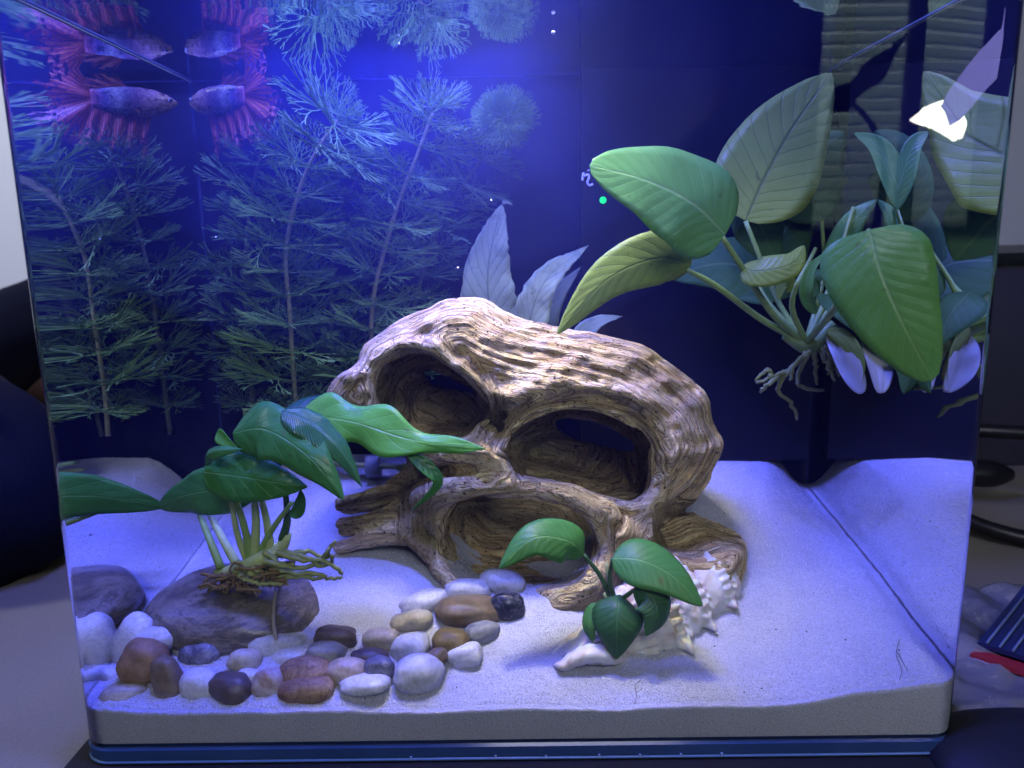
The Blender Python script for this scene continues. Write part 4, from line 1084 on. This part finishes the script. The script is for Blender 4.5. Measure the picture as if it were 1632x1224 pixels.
def sheet(rows, th, mat, name, root):
    A = np.array(rows); nj, ni = A.shape[:2]
    du = np.gradient(A, axis=1); dv = np.gradient(A, axis=0); nn = np.cross(du, dv); nn /= np.linalg.norm(nn, axis=2, keepdims=True) + 1e-12
    V = np.concatenate([(A + nn * th / 2).reshape(-1, 3), (A - nn * th / 2).reshape(-1, 3)]); N = nj * ni; Fc = []
    for j in range(nj - 1):
        for i in range(ni - 1):
            a = j * ni + i; Fc += [(a, a + 1, a + ni + 1, a + ni), (N + a + 1, N + a, N + a + ni, N + a + ni + 1)]
    ring = list(range(ni)) + [j * ni + ni - 1 for j in range(1, nj)] + [(nj - 1) * ni + i for i in range(ni - 2, -1, -1)] + [j * ni for j in range(nj - 2, 0, -1)]
    Fc += [(b, a, N + a, N + b) for a, b in zip(ring, ring[1:] + ring[:1])]
    return part(name, root, V, Fc, mat)
lipA = px_path([(868, 1062, .019), (895, 1024, .028), (945, 988, .038), (1000, 965, .050)]); lipB = px_path([(886, 1067, .017), (922, 1048, .017), (965, 1036, .021), (1012, 1026, .036)])
A_, B_ = bez(lipA, 22), bez(lipB, 22)
sheet([[a + (b - a) * t + np.array([.001, .0055, -.0045]) * sin(pi * t) + np.array([0, 0, .00025]) * sin(i * 1.7) for i, (a, b) in enumerate(zip(A_, B_))] for t in np.linspace(0, 1, 8)], .0011, SHELL, 'outer_lip', sh)
A_, B_ = bez(px_path([(884, 1064, .018), (925, 1034, .020), (968, 1024, .024), (1020, 1022, .040)]), 22), bez(px_path([(898, 1068, .017), (935, 1056, .016), (980, 1058, .018), (1030, 1052, .036)]), 22)
sheet([[a + (b - a) * t + np.array([0, -.003, .002]) * sin(pi * t) + np.array([0, -.0002, .00045]) * sin(i * 2.1) for i, (a, b) in enumerate(zip(A_, B_))] for t in np.linspace(0, 1, 8)], .0018, SHELL, 'inner_lip', sh)

# ------------------------------------------------------------------ black filter box in the rear right of the tank
FILT = plain('filter_black', (.006, .007, .016), .35, .4, .2)
f0, f1 = atY(926, 300, .1385), atY(1282, 300, .1385)
flt = thing('filter_box', (.08, .144, .06), 'black filter box against the back wall with white lettering and a green light', 'filter')
part('housing', flt, *box(f0[0], .1478, .1385, .1492, .062, .2513), FILT, smooth_shade=False)
LOGO = plain('logo_white', (.75, .75, .80), .5, .3, .02)
def flat_strokes(strokes, Y, r, mat, name, root):
    parts_ = [tube(bez([atY(x, y, Y) for x, y in st_], 10), r, 6) for st_ in strokes]
    return part(name, root, *merge(*parts_), mat)
flat_strokes([[(930, 275), (928, 288)], [(931, 281), (937, 278), (939, 283), (936, 291), (940, 296), (945, 293)]], .1382, .0006, LOGO, 'lettering', flt)
flat_strokes([[(937, 271), (938, 272.5)]], .1382, .0006, LOGO, 'lettering', flt)
k = NT('green_light'); em = k.n('ShaderNodeEmission'); em.inputs['Color'].default_value = (.01, 1.0, .22, 1); em.inputs['Strength'].default_value = 1.6
LEDM = k.done(em)
V, Fc = blob(atY(961, 319, .1380), (.0016, .0010, .0016), 1, 3, 0, 1, 2)
part('indicator_light', flt, V, Fc, LEDM)

# ------------------------------------------------------------------ plant weight ring with its bundle of cut stems
wr = thing('plant_weight', atY(595, 765, .128), 'grey metal ring holding a bundle of cut stems behind the driftwood root', 'plant weight')
pa, pb = atY(578, 744, .126), atY(612, 742, .126)
ring_c = (pa + pb) / 2; ax_ = (pb - pa) / np.linalg.norm(pb - pa)
part('ring', wr, *tube([ring_c + ax_ * t for t in (-.0034, -.0032, 0, .0032, .0034)], [.0048, .0054, .0054, .0054, .0048], 20), plain('lead_grey', (.30, .31, .38), .45, .5, .15))
for j, (x, y, x2, y2, dy_) in enumerate(((520, 735, 660, 738, 0), (525, 748, 655, 752, .003), (530, 742, 650, 745, -.003), (535, 728, 650, 760, .002))):
    part('stem', wr, *tube(bez(px_path([(x, y - 6, .128 + dy_), (560, 740, .127 + dy_ / 2), (630, 744, .126 + dy_ / 2), (x2, y2, .124 + dy_)]), 10), .0012, 6), ROOT_M if j else STALK)

# ------------------------------------------------------------------ the fish
fc = atY(350, 158, .131); hd = np.array([-.88, .47, .02]); hd /= np.linalg.norm(hd); upv = np.array([0, 0, 1.]); lat = np.cross(upv, hd)
fish = thing('betta_fish', fc - upv * .012, 'purple and blue long finned betta fish swimming under the water surface at the left', 'fish')
def fw(x, y, z): return fc + hd * x + lat * y + upv * z
L_ = .036
NS_, NR = 34, 24
V = []
for j in range(NS_):
    t = j / (NS_ - 1)                        # 0 nose .. 1 tail root
    hgt = np.interp(t, [0, .04, .12, .25, .42, .6, .8, .93, 1], [.0005, .0017, .0036, .0056, .0066, .0064, .0052, .0042, .0038])
    wid = np.interp(t, [0, .04, .12, .25, .42, .6, .8, .93, 1], [.0005, .0014, .0026, .0036, .0038, .0032, .0020, .0011, .0007])
    zc_ = np.interp(t, [0, .15, .4, 1], [-.0002, -.0004, -.0006, .0006])
    for i in range(NR):
        a = 2 * pi * i / NR
        V.append(fw(.020 - t * L_, wid * cos(a), zc_ + hgt * sin(a) * (1.0 if sin(a) > 0 else 1.05)))
Fc = [(j * NR + i, j * NR + (i + 1) % NR, (j + 1) * NR + (i + 1) % NR, (j + 1) * NR + i) for j in range(NS_ - 1) for i in range(NR)] + [tuple(range(NR))[::-1], tuple((NS_ - 1) * NR + i for i in range(NR))]
uv = [(j / (NS_ - 1), i / NR) for j in range(NS_) for i in range(NR)]
k = NT('betta_skin'); un = k.n('ShaderNodeUVMap'); tc = k.n('ShaderNodeTexCoord'); sp = k.n('ShaderNodeSeparateXYZ'); k.l(un.outputs[0], sp.inputs[0])
mp = k.n('ShaderNodeMapping'); mp.inputs['Scale'].default_value = (34, 30, 1); k.l(un.outputs[0], mp.inputs['Vector'])
vo = k.n('ShaderNodeTexVoronoi'); vo.inputs['Scale'].default_value = 1.0; k.l(mp.outputs[0], vo.inputs['Vector'])
blotn = k.noise(tc.outputs['Object'], 260, 4, .6)
body = k.ramp(k.math('ADD', sp.outputs[0], k.math('MULTIPLY', k.math('SUBTRACT', blotn.outputs[0], .5), .16)), [(.0, (.52, .34, .36)), (.36, (.50, .30, .34)), (.50, (.16, .09, .16)), (.60, (.20, .16, .24)), (.72, (.36, .34, .34)), (.84, (.12, .10, .22)), (1., (.36, .10, .10))])
sc2 = k.ramp(vo.outputs['Distance'], [(.15, (1.0, 1.0, 1.0)), (.55, (.25, .25, .3))])
dk = k.ramp(blotn.outputs[0], [(.40, (.12, .08, .12)), (.48, (1, 1, 1))])
col = k.mix(.75, k.mix(.6, body.outputs[0], sc2.outputs[0], 'MULTIPLY'), dk.outputs[0], 'MULTIPLY')
SKIN = k.done(k.pbsdf(col, .25, .7, k.bump(vo.outputs['Distance'], .3, .0004)))
part('body', fish, V, Fc, SKIN, uvs=uv)
def fin_mat(name, a, b, alpha):
    k = NT(name); un = k.n('ShaderNodeUVMap'); sp = k.n('ShaderNodeSeparateXYZ'); k.l(un.outputs[0], sp.inputs[0]); tc = k.n('ShaderNodeTexCoord')
    nz = k.noise(tc.outputs['Object'], 240, 3)
    w = k.math('SINE', k.math('MULTIPLY', sp.outputs[0], 120.)); rayf = k.ramp(w, [(.45, (0, 0, 0)), (.8, (1, 1, 1))])
    col = k.mix(rayf.outputs[0], k.mix(nz.outputs[0], a, b), (.48, .15, .05))
    p = k.pbsdf(col, .45, .5); tl = k.n('ShaderNodeBsdfTranslucent'); k.l(col, tl.inputs['Color'])
    m1 = k.n('ShaderNodeMixShader'); m1.inputs[0].default_value = .4; k.l(p.outputs[0], m1.inputs[1]); k.l(tl.outputs[0], m1.inputs[2])
    t = k.n('ShaderNodeBsdfTransparent'); mx = k.n('ShaderNodeMixShader')
    fac = k.math('MINIMUM', k.math('ADD', alpha, k.math('MULTIPLY', rayf.outputs[0], .4)), 1.0)
    rag = k.ramp(k.math('ADD', k.noise(tc.outputs['Object'], 520, 3).outputs[0], k.math('MULTIPLY', sp.outputs[1], -.42)), [(.10, (0, 0, 0)), (.24, (1, 1, 1))])
    fac = k.math('MULTIPLY', k.math('MULTIPLY', fac, rag.outputs[0]), k.math('SUBTRACT', 1.0, k.math('MULTIPLY', k.math('POWER', sp.outputs[1], 2.), .45)))
    k.l(fac, mx.inputs[0]); k.l(t.outputs[0], mx.inputs[1]); k.l(m1.outputs[0], mx.inputs[2])
    return k.done(mx)
FIN_R = fin_mat('fin_red', (.42, .045, .018), (.28, .05, .035), .45)
FIN_P = fin_mat('fin_purple', (.30, .08, .07), (.34, .08, .05), .34)
def fin(name, root_a, root_b, a0, a1, Lf, mat, ruffle=.0012, nw=5, seed=0, na=40, nr=14, side=0.):
    """rays fan out from the base line root_a..root_b (x, z in the fish's frame); a0..a1 directions"""
    r = np.random.default_rng(seed); le = 1 + .10 * np.interp(np.arange(na), np.arange(0, na + 4, 4)[:na // 4 + 2], r.uniform(-1, 1, na // 4 + 2)[:len(np.arange(0, na + 4, 4)[:na // 4 + 2])]); V, uv = [], []
    for i in range(na):
        u = i / (na - 1); a = a0 + (a1 - a0) * u
        bx, bz = root_a[0] + (root_b[0] - root_a[0]) * u, root_a[1] + (root_b[1] - root_a[1]) * u
        for j in range(nr):
            v = j / (nr - 1); L2 = Lf * le[i] * (.72 + .28 * sin(pi * u))
            sag = -.14 * L2 * v * v
            V.append((bx + cos(a) * L2 * v, ruffle * v * sin(nw * 2 * pi * u + 2.2 * v) + side * v * L2, bz + sin(a) * L2 * v + sag)); uv.append((u, v))
    N = len(V); th = .00008; V = [fw(x, y + th, z) for x, y, z in V] + [fw(x, y - th, z) for x, y, z in V]; Fc = []
    for i in range(na - 1):
        for j in range(nr - 1):
            q = i * nr + j; Fc += [(q, q + 1, q + nr + 1, q + nr), (N + q + 1, N + q, N + q + nr, N + q + nr + 1)]
    return part(name, fish, V, Fc, mat, uvs=uv + uv)
fin('tail_fin', (-.0155, .0038), (-.0155, -.0030), radians(112), radians(262), .0215, FIN_R, .0022, 3, 1, 72)
fin('anal_fin', (-.0150, -.0036), (.0060, -.0064), radians(252), radians(262), .0150, FIN_R, .0016, 4, 2, 48)
fin('dorsal_fin', (-.0140, .0048), (-.0010, .0060), radians(165), radians(120), .0105, FIN_P, .0010, 3, 3, 32)
fin('pelvic_fin', (.0085, -.0058), (.0062, -.0062), radians(248), radians(262), .0180, FIN_R, .0006, 1, 4, 8, side=.10)
fin('pelvic_fin', (.0085, -.0058), (.0062, -.0062), radians(252), radians(268), .0170, FIN_R, .0006, 1, 5, 8, side=-.10)
fin('pectoral_fin', (.0085, -.0012), (.0078, -.0034), radians(170), radians(235), .0065, FIN_P, .0006, 2, 6, 16, side=-.45)
fin('pectoral_fin', (.0085, -.0012), (.0078, -.0034), radians(170), radians(235), .0065, FIN_P, .0006, 2, 7, 16, side=.45)
for s_ in (-1, 1):
    V, Fc = blob(fw(.0168, s_ * .0018, .0006), (.0011, .0011, .0011), 2, 3, 0, 1, 2); e = part('eye', fish, V, Fc, plain('eye_silver', (.35, .33, .40), .2, .7))
    V, Fc = blob(fw(.0170, s_ * .00245, .0006), (.00062, .00062, .00062), 2, 3, 0, 1, 2); part('pupil', e, V, Fc, plain('eye_black', (.003, .003, .004), .1, .8))

# ------------------------------------------------------------------ small things in the water and on the sand
BUB = plain('bubble_gleam', (.7, .75, .9), .1, .8)
for (x, y, Y, rad, lb) in ((882, 52, .06, .0008, 'largest tiny air bubble near the top edge of the picture'), (783, 332 - 13, .09, .0004, 'tiny bright speck right of the tall silvery leaf'), (730, 427, .09, .0004, 'tiny bright speck left of the tall silvery leaf'),
                       (344, 378, .10, .0004, 'tiny bright speck between the two feathery plant images'), (636, 70, .08, .0005, 'tiny air bubble at the top between the feathery plants'), (592, 32, .08, .0004, 'tiny air bubble highest above the leftmost feathery plant')):
    V, Fc = blob(atY(x, y, Y), (rad, rad, rad), 3, 2, 0, 1, 2)
    mesh_obj('air_bubble', V, Fc, BUB, None, True, loc=atY(x, y, Y), label=lb, category='bubble', group='bubbles and specks in the water')
HAIR = plain('dark_hair', (.02, .02, .03), .4, .4)
def on_sand(x, y, lift=.0005): p = ground(x, y); return p + np.array([0, 0, lift])
def strand(pts, lb):
    P = bez([on_sand(x, y) for x, y in pts], 16)
    mesh_obj('hair_strand', *tube(P, .00010, 5), HAIR, None, True, loc=P[0], label=lb, category='hair', group='loose hairs on the sand')
strand([(1434, 1020), (1428, 1045), (1437, 1070), (1433, 1086)], 'longer dark hair lying on the sand at the lower right')
strand([(1429, 1040), (1438, 1056), (1446, 1072)], 'shorter dark hair crossing the longer one at the lower right')
strand([(1022, 1085), (1012, 1095), (1015, 1110), (1011, 1124)], 'curly dark hair on the sand in front of the shell')
GRIT = plain('grit_black', (.03, .025, .03), .6)
rg = random.Random(5); gv, gf = [], []
for q in range(80):
    x, y = rg.uniform(330, 1500), rg.uniform(800, 1120)
    p = ground(x, y)
    if not (.004 < p[1] < .14 and abs(p[0]) < .143): continue
    v, f_ = blob(p + np.array([0, 0, .0002]), (rg.uniform(.00016, .00034),) * 3, q, 1, .2, 2, 2); o_n = len(gv); gv += list(v); gf += [tuple(i + o_n for i in t_) for t_ in f_]
mesh_obj('dark_grit', gv, gf, GRIT, None, True, kind='stuff', label='scattered dark grit specks on the white sand')

# ------------------------------------------------------------------ outside the tank
k = NT('table_laminate'); tc = k.n('ShaderNodeTexCoord'); n1 = k.noise(tc.outputs['Object'], 9, 4); n2 = k.noise(tc.outputs['Object'], 900, 3)
TABLE = k.done(k.pbsdf(k.mix(.4, k.mix(n1.outputs[0], (.16, .145, .11), (.24, .215, .165)), k.ramp(n2.outputs[0], [(.3, (.5, .5, .5)), (.7, (1, 1, 1))]).outputs[0], 'MULTIPLY'), .5, .4, k.bump(n2.outputs[0], .1, .0005)))
mesh_obj('table_top', *box(-.9, .9, -.16, .62, -.034, -.0065), TABLE, None, False, kind='structure', label='grey table top the aquarium stands on')
mesh_obj('black_mat', *box(-.158, .150, -.035, .15, -.0063, -.0032), plain('mat_black', (.008, .008, .011), .7), None, False,
         label='thin black mat under the aquarium on the table', category='mat', loc=(0, .07, -.008))
wallm = plain('painted_wall', (.62, .62, .66), .7, .2, .04, 6)
mesh_obj('back_wall', *box(-1.6, 1.6, .95, 1.0, -.8, 1.4), wallm, None, False, kind='structure', label='pale wall behind the table')
def soft(name, pts_r, mat, label, cat, loc, n=20, seed=1):
    V, Fc = tube(bez([p for p, _ in pts_r], n), np.interp(np.linspace(0, 1, n), np.linspace(0, 1, len(pts_r)), [r for _, r in pts_r]), 24)
    V = np.array(V); V = V + .006 * fbm(V * 22, 3, seed)[:, None] * np.array([1, .6, 1])
    return mesh_obj(name, V, Fc, mat, None, True, loc=loc, label=label, category=cat)
JK = NT('navy_cloth'); tc = JK.n('ShaderNodeTexCoord'); wv = JK.noise(tc.outputs['Object'], 1400, 2)
JKM = JK.done(JK.pbsdf(JK.mix(wv.outputs[0], (.002, .0025, .008), (.005, .006, .018)), .9, .1, JK.bump(wv.outputs[0], .3, .0008)))
soft('folded_jacket', [(np.array([-.62, .34, .03]), .05), (np.array([-.50, .25, .045]), .075), (np.array([-.36, .19, .045]), .070), (np.array([-.275, .17, .03]), .05), (np.array([-.25, .165, .02]), .02)], JKM,
     'folded navy blue jacket lying on the table left of the aquarium', 'jacket', (-.4, .2, -.008))
soft('chair_back', [(np.array([-.66, .62, -.06]), .05), (np.array([-.60, .58, .03]), .055), (np.array([-.50, .52, .085]), .045), (np.array([-.40, .48, .125]), .035), (np.array([-.33, .46, .165]), .028), (np.array([-.26, .45, .19]), .020)], JKM,
     'dark upholstered chair back curving up behind the jacket at the left edge', 'chair', (-.5, .5, -.1), seed=3)
mesh_obj('wooden_cabinet', *box(-.75, -.2, .66, .72, -.3, .06), plain('cabinet_brown', (.055, .03, .022), .6, .3, .3, 20), None, False, loc=(-.45, .69, -.3), label='dark brown cabinet standing behind the jacket at the left edge', category='cabinet')
sr_ = [np.array([-.28 - .004 * q, .155 + .004 * sin(q * .9), .094 + .003 * sin(q * 2.1)]) for q in range(30)]
mesh_obj('knitted_edge', *tube(sr_, [.004 + .0016 * (q % 2) for q in range(30)], 8), plain('red_yarn', (.20, .03, .02), .9, .1, .4, 500), None, True, loc=sr_[0], label='red knitted edge resting on the navy jacket', category='scarf')
# right: dark box, cable, bag
bxo = thing('speaker_box', (.46, .42, -.0085), 'dark grey box standing on the table right of the aquarium', 'box')
part('housing', bxo, *box(.26, .80, .34, .62, -.0063, .150), plain('box_grey', (.030, .028, .042), .45, .4, .1, 30), smooth_shade=False)
part('top_cover', bxo, *box(.255, .80, .335, .62, .1503, .158), plain('box_black', (.004, .004, .007), .35, .4), smooth_shade=False)
BLK = plain('cable_black', (.005, .005, .007), .4, .5)
cb = bez([(.265, .30, .035), (.33, .27, .040), (.44, .25, .034), (.50, .20, .018), (.44, .16, .0), (.33, .17, -.003), (.27, .20, .004), (.262, .25, .02)], 50)
mesh_obj('power_cable', *tube(cb, .0048, 10), BLK, None, True, loc=cb[0] - np.array([0, 0, .04]), label='thick black power cable looped on the table beside the dark box', category='cable')
cb = bez([(.26, .27, .012), (.30, .262, .014), (.335, .262, .012)], 12)
mesh_obj('cable_plug', *tube(cb, [.004, .006, .008, .009, .0095, .0095, .0095, .0095, .0095, .009, .007, .004], 12), BLK, None, True, loc=cb[0], label='black plug end lying inside the cable loop', category='plug')
# clear bag with a blue and red print
def on_table(x, y, z=-.0065):
    d = ray(x, y); return CAM + d * ((z - CAM[2]) / d[2])
b0 = on_table(1600, 1075)
bag = thing('plastic_bag', b0, 'crumpled clear plastic bag over a blue and red printed packet on the table', 'bag')
gx, gy = np.meshgrid(np.linspace(b0[0] - .035, b0[0] + .14, 70), np.linspace(b0[1] - .030, b0[1] + .075, 60), indexing='ij')
fb_ = fbm(np.stack([gx.ravel() * 40, gy.ravel() * 40, 0 * gx.ravel()], 1), 4, 8)
gz = -.0060 + .0045 * np.abs(fb_) + .0005
k = NT('clear_plastic'); tr_ = k.n('ShaderNodeBsdfTransparent'); gl = k.n('ShaderNodeBsdfGlossy'); gl.inputs['Color'].default_value = (.6, .6, .58, 1); gl.inputs['Roughness'].default_value = .18
lw = k.n('ShaderNodeFresnel'); lw.inputs['IOR'].default_value = 1.35
mx = k.n('ShaderNodeMixShader'); k.l(lw.outputs[0], mx.inputs[0]); k.l(tr_.outputs[0], mx.inputs[1]); k.l(gl.outputs[0], mx.inputs[2])
wh = k.n('ShaderNodeBsdfDiffuse'); wh.inputs['Color'].default_value = (.7, .7, .68, 1); mx2 = k.n('ShaderNodeMixShader'); mx2.inputs[0].default_value = .12; k.l(mx.outputs[0], mx2.inputs[1]); k.l(wh.outputs[0], mx2.inputs[2]); PLA = k.done(mx2)
sheet(np.stack([gx, gy, gz.reshape(gx.shape)], -1), .0003, PLA, 'film', bag)
q0, q1, q2 = on_table(1558, 1030, -.001), on_table(1700, 1075, -.001), on_table(1630, 940, .010)
e_r = q1 - q0; e_b = q2 - q0
def card(o0, er, eb, th, mat, name):
    P_ = [o0, o0 + er, o0 + er + eb, o0 + eb]; up_ = np.array([0, 0, th])
    part(name, bag, [p + up_ for p in P_] + P_, [(0, 1, 2, 3), (7, 6, 5, 4), (0, 4, 5, 1), (1, 5, 6, 2), (2, 6, 7, 3), (3, 7, 4, 0)], mat, smooth_shade=False)
card(q0, e_r, e_b, .002, plain('print_blue', (.012, .020, .075), .3, .5), 'printed_packet')
nb_ = np.array([e_b[0], e_b[1], 0]); nb_ /= np.linalg.norm(nb_)
card(q0 - nb_ * .0075 - np.array([0, 0, .003]), e_r, nb_ * .0070, .0022, plain('print_red', (.30, .02, .03), .4, .4), 'printed_edge')
for q in range(6):
    p_ = q0 + e_r * (.1 + .15 * q) + np.array([0, 0, .0026])
    part('print_line', bag, *tube([p_, p_ + e_b], .0006, 5), plain('print_pale', (.10, .14, .24), .4))
mo = on_table(1660, 1240); V, Fc = blob(mo, (.036, .03, .014), 9, 4, .04, 1, 2.6)
mesh_obj('dark_pouch', V, Fc, plain('pouch_black', (.010, .011, .018), .6, .3), None, True, loc=mo, label='dark rounded pouch at the lower right corner in front of the bag', category='pouch')

# ------------------------------------------------------------------ the room in front of the tank that mirrors in its glass
def mirrored(x, y, Y):
    """point of the room (Y < 0) whose reflection in the front glass shows at picture x, y"""
    d = ray(x, y); h_ = CAM + d * (-CAM[1] / d[1]); t = -Y / d[1]
    return np.array([h_[0] + d[0] * t, Y, h_[2] + d[2] * t])
WY = -1.9
win = thing('window', mirrored(1380, 380, WY), 'window with lowered grey blinds, seen mirrored in the front glass at upper right', 'window')
w0, w1 = mirrored(1275, 365, WY), mirrored(1700, -160, WY)
k = NT('window_daylight'); em = k.n('ShaderNodeEmission'); em.inputs['Color'].default_value = (.72, .88, .86, 1); em.inputs['Strength'].default_value = 4.8; DAYL = k.done(em)
part('pane', win, *box(w0[0], w1[0], WY - .04, WY - .03, w0[2], w1[2]), DAYL, smooth_shade=False)
k = NT('blind_slat'); tl = k.n('ShaderNodeBsdfTranslucent'); tl.inputs['Color'].default_value = (.62, .68, .64, 1); SLAT = k.done(tl)
ns = 24
for q in range(ns):
    z = w0[2] + (w1[2] - w0[2]) * (q + .5) / ns; hh_ = (w1[2] - w0[2]) / ns * .47
    part('slat', win, [(w0[0], WY, z - hh_), (w1[0], WY, z - hh_), (w1[0], WY - .02, z + hh_), (w0[0], WY - .02, z + hh_), (w0[0], WY - .002, z - hh_ - .002), (w1[0], WY - .002, z - hh_ - .002), (w1[0], WY - .022, z + hh_ - .002), (w0[0], WY - .022, z + hh_ - .002)],
         [(0, 1, 2, 3), (7, 6, 5, 4), (0, 4, 5, 1), (2, 6, 7, 3), (1, 5, 6, 2), (3, 7, 4, 0)], SLAT, smooth_shade=False)
mx_ = mirrored(1452, 100, WY)[0]
for x in (w0[0], mx_, w1[0]):
    part('frame_post', win, *box(x - .02, x + .02, WY + .005, WY + .03, w0[2] - .03, w1[2] + .03), plain('window_frame', (.06, .06, .07), .5), smooth_shade=False)
part('sill', win, *box(w0[0] - .05, w1[0] + .05, WY + .0, WY + .08, w0[2] - .05, w0[2] - .02), plain('sill_grey', (.2, .2, .2), .5), smooth_shade=False)
# desk lamp standing to the right in front of the tank
LY = -.30
lamp = thing('desk_lamp', mirrored(1640, 250, LY), 'small curved desk lamp, its lit head mirrored in the glass at upper right', 'lamp')
k = NT('lamp_glow'); em = k.n('ShaderNodeEmission'); em.inputs['Color'].default_value = (1, .97, .86, 1); em.inputs['Strength'].default_value = 50; GLOW = k.done(em)
k = NT('lamp_tube_glow'); em = k.n('ShaderNodeEmission'); em.inputs['Color'].default_value = (.38, .36, 1.0, 1); em.inputs['Strength'].default_value = 13; TGLOW = k.done(em)
part('lamp_head', lamp, *tube(bez([mirrored(x, y, LY) for x, y in ((1452, 192), (1490, 184), (1530, 184), (1562, 198), (1580, 214))], 20), np.interp(np.linspace(0, 1, 20), [0, .15, .45, .6, .9, 1], [.0012, .0060, .0105, .0110, .0085, .002]), 10), GLOW)
part('lamp_arm', lamp, *tube(bez([mirrored(x, y, LY + .01) for x, y in ((1535, 182), (1575, 150), (1640, 98), (1760, 20))], 16), np.interp(np.linspace(0, 1, 16), [0, .2, 1], [.008, .0115, .0135]), 14), TGLOW)

# dark wavy leaf of a house plant hanging before the window
hl = thing('house_plant_leaf', mirrored(1412, 300, -.8), 'dark wavy strap leaf hanging before the blinds, mirrored at upper right', 'leaf')
DKL = plain('dark_leaf', (.006, .008, .010), .6, .2)
mpts = [mirrored(x, y, -.8) for x, y in ((1318, 172), (1352, 150), (1398, 108), (1449, 50))]
V, Fc, uv = leaf_mesh(mpts, 36 * 1.037 / F, (0, 1, 0), (.70, .75), .1, .0, 3, 5, 9, 40, .001, 0., .0, .28, 2.2)
part('blade', hl, V, Fc, DKL, uvs=uv)
part('leaf_stalk', hl, *tube(bez([mirrored(x, y, -.8) for x, y in ((1352, 158), (1390, 200), (1410, 262), (1402, 330), (1380, 420))], 16), np.linspace(.003, .007, 16), 8), DKL)
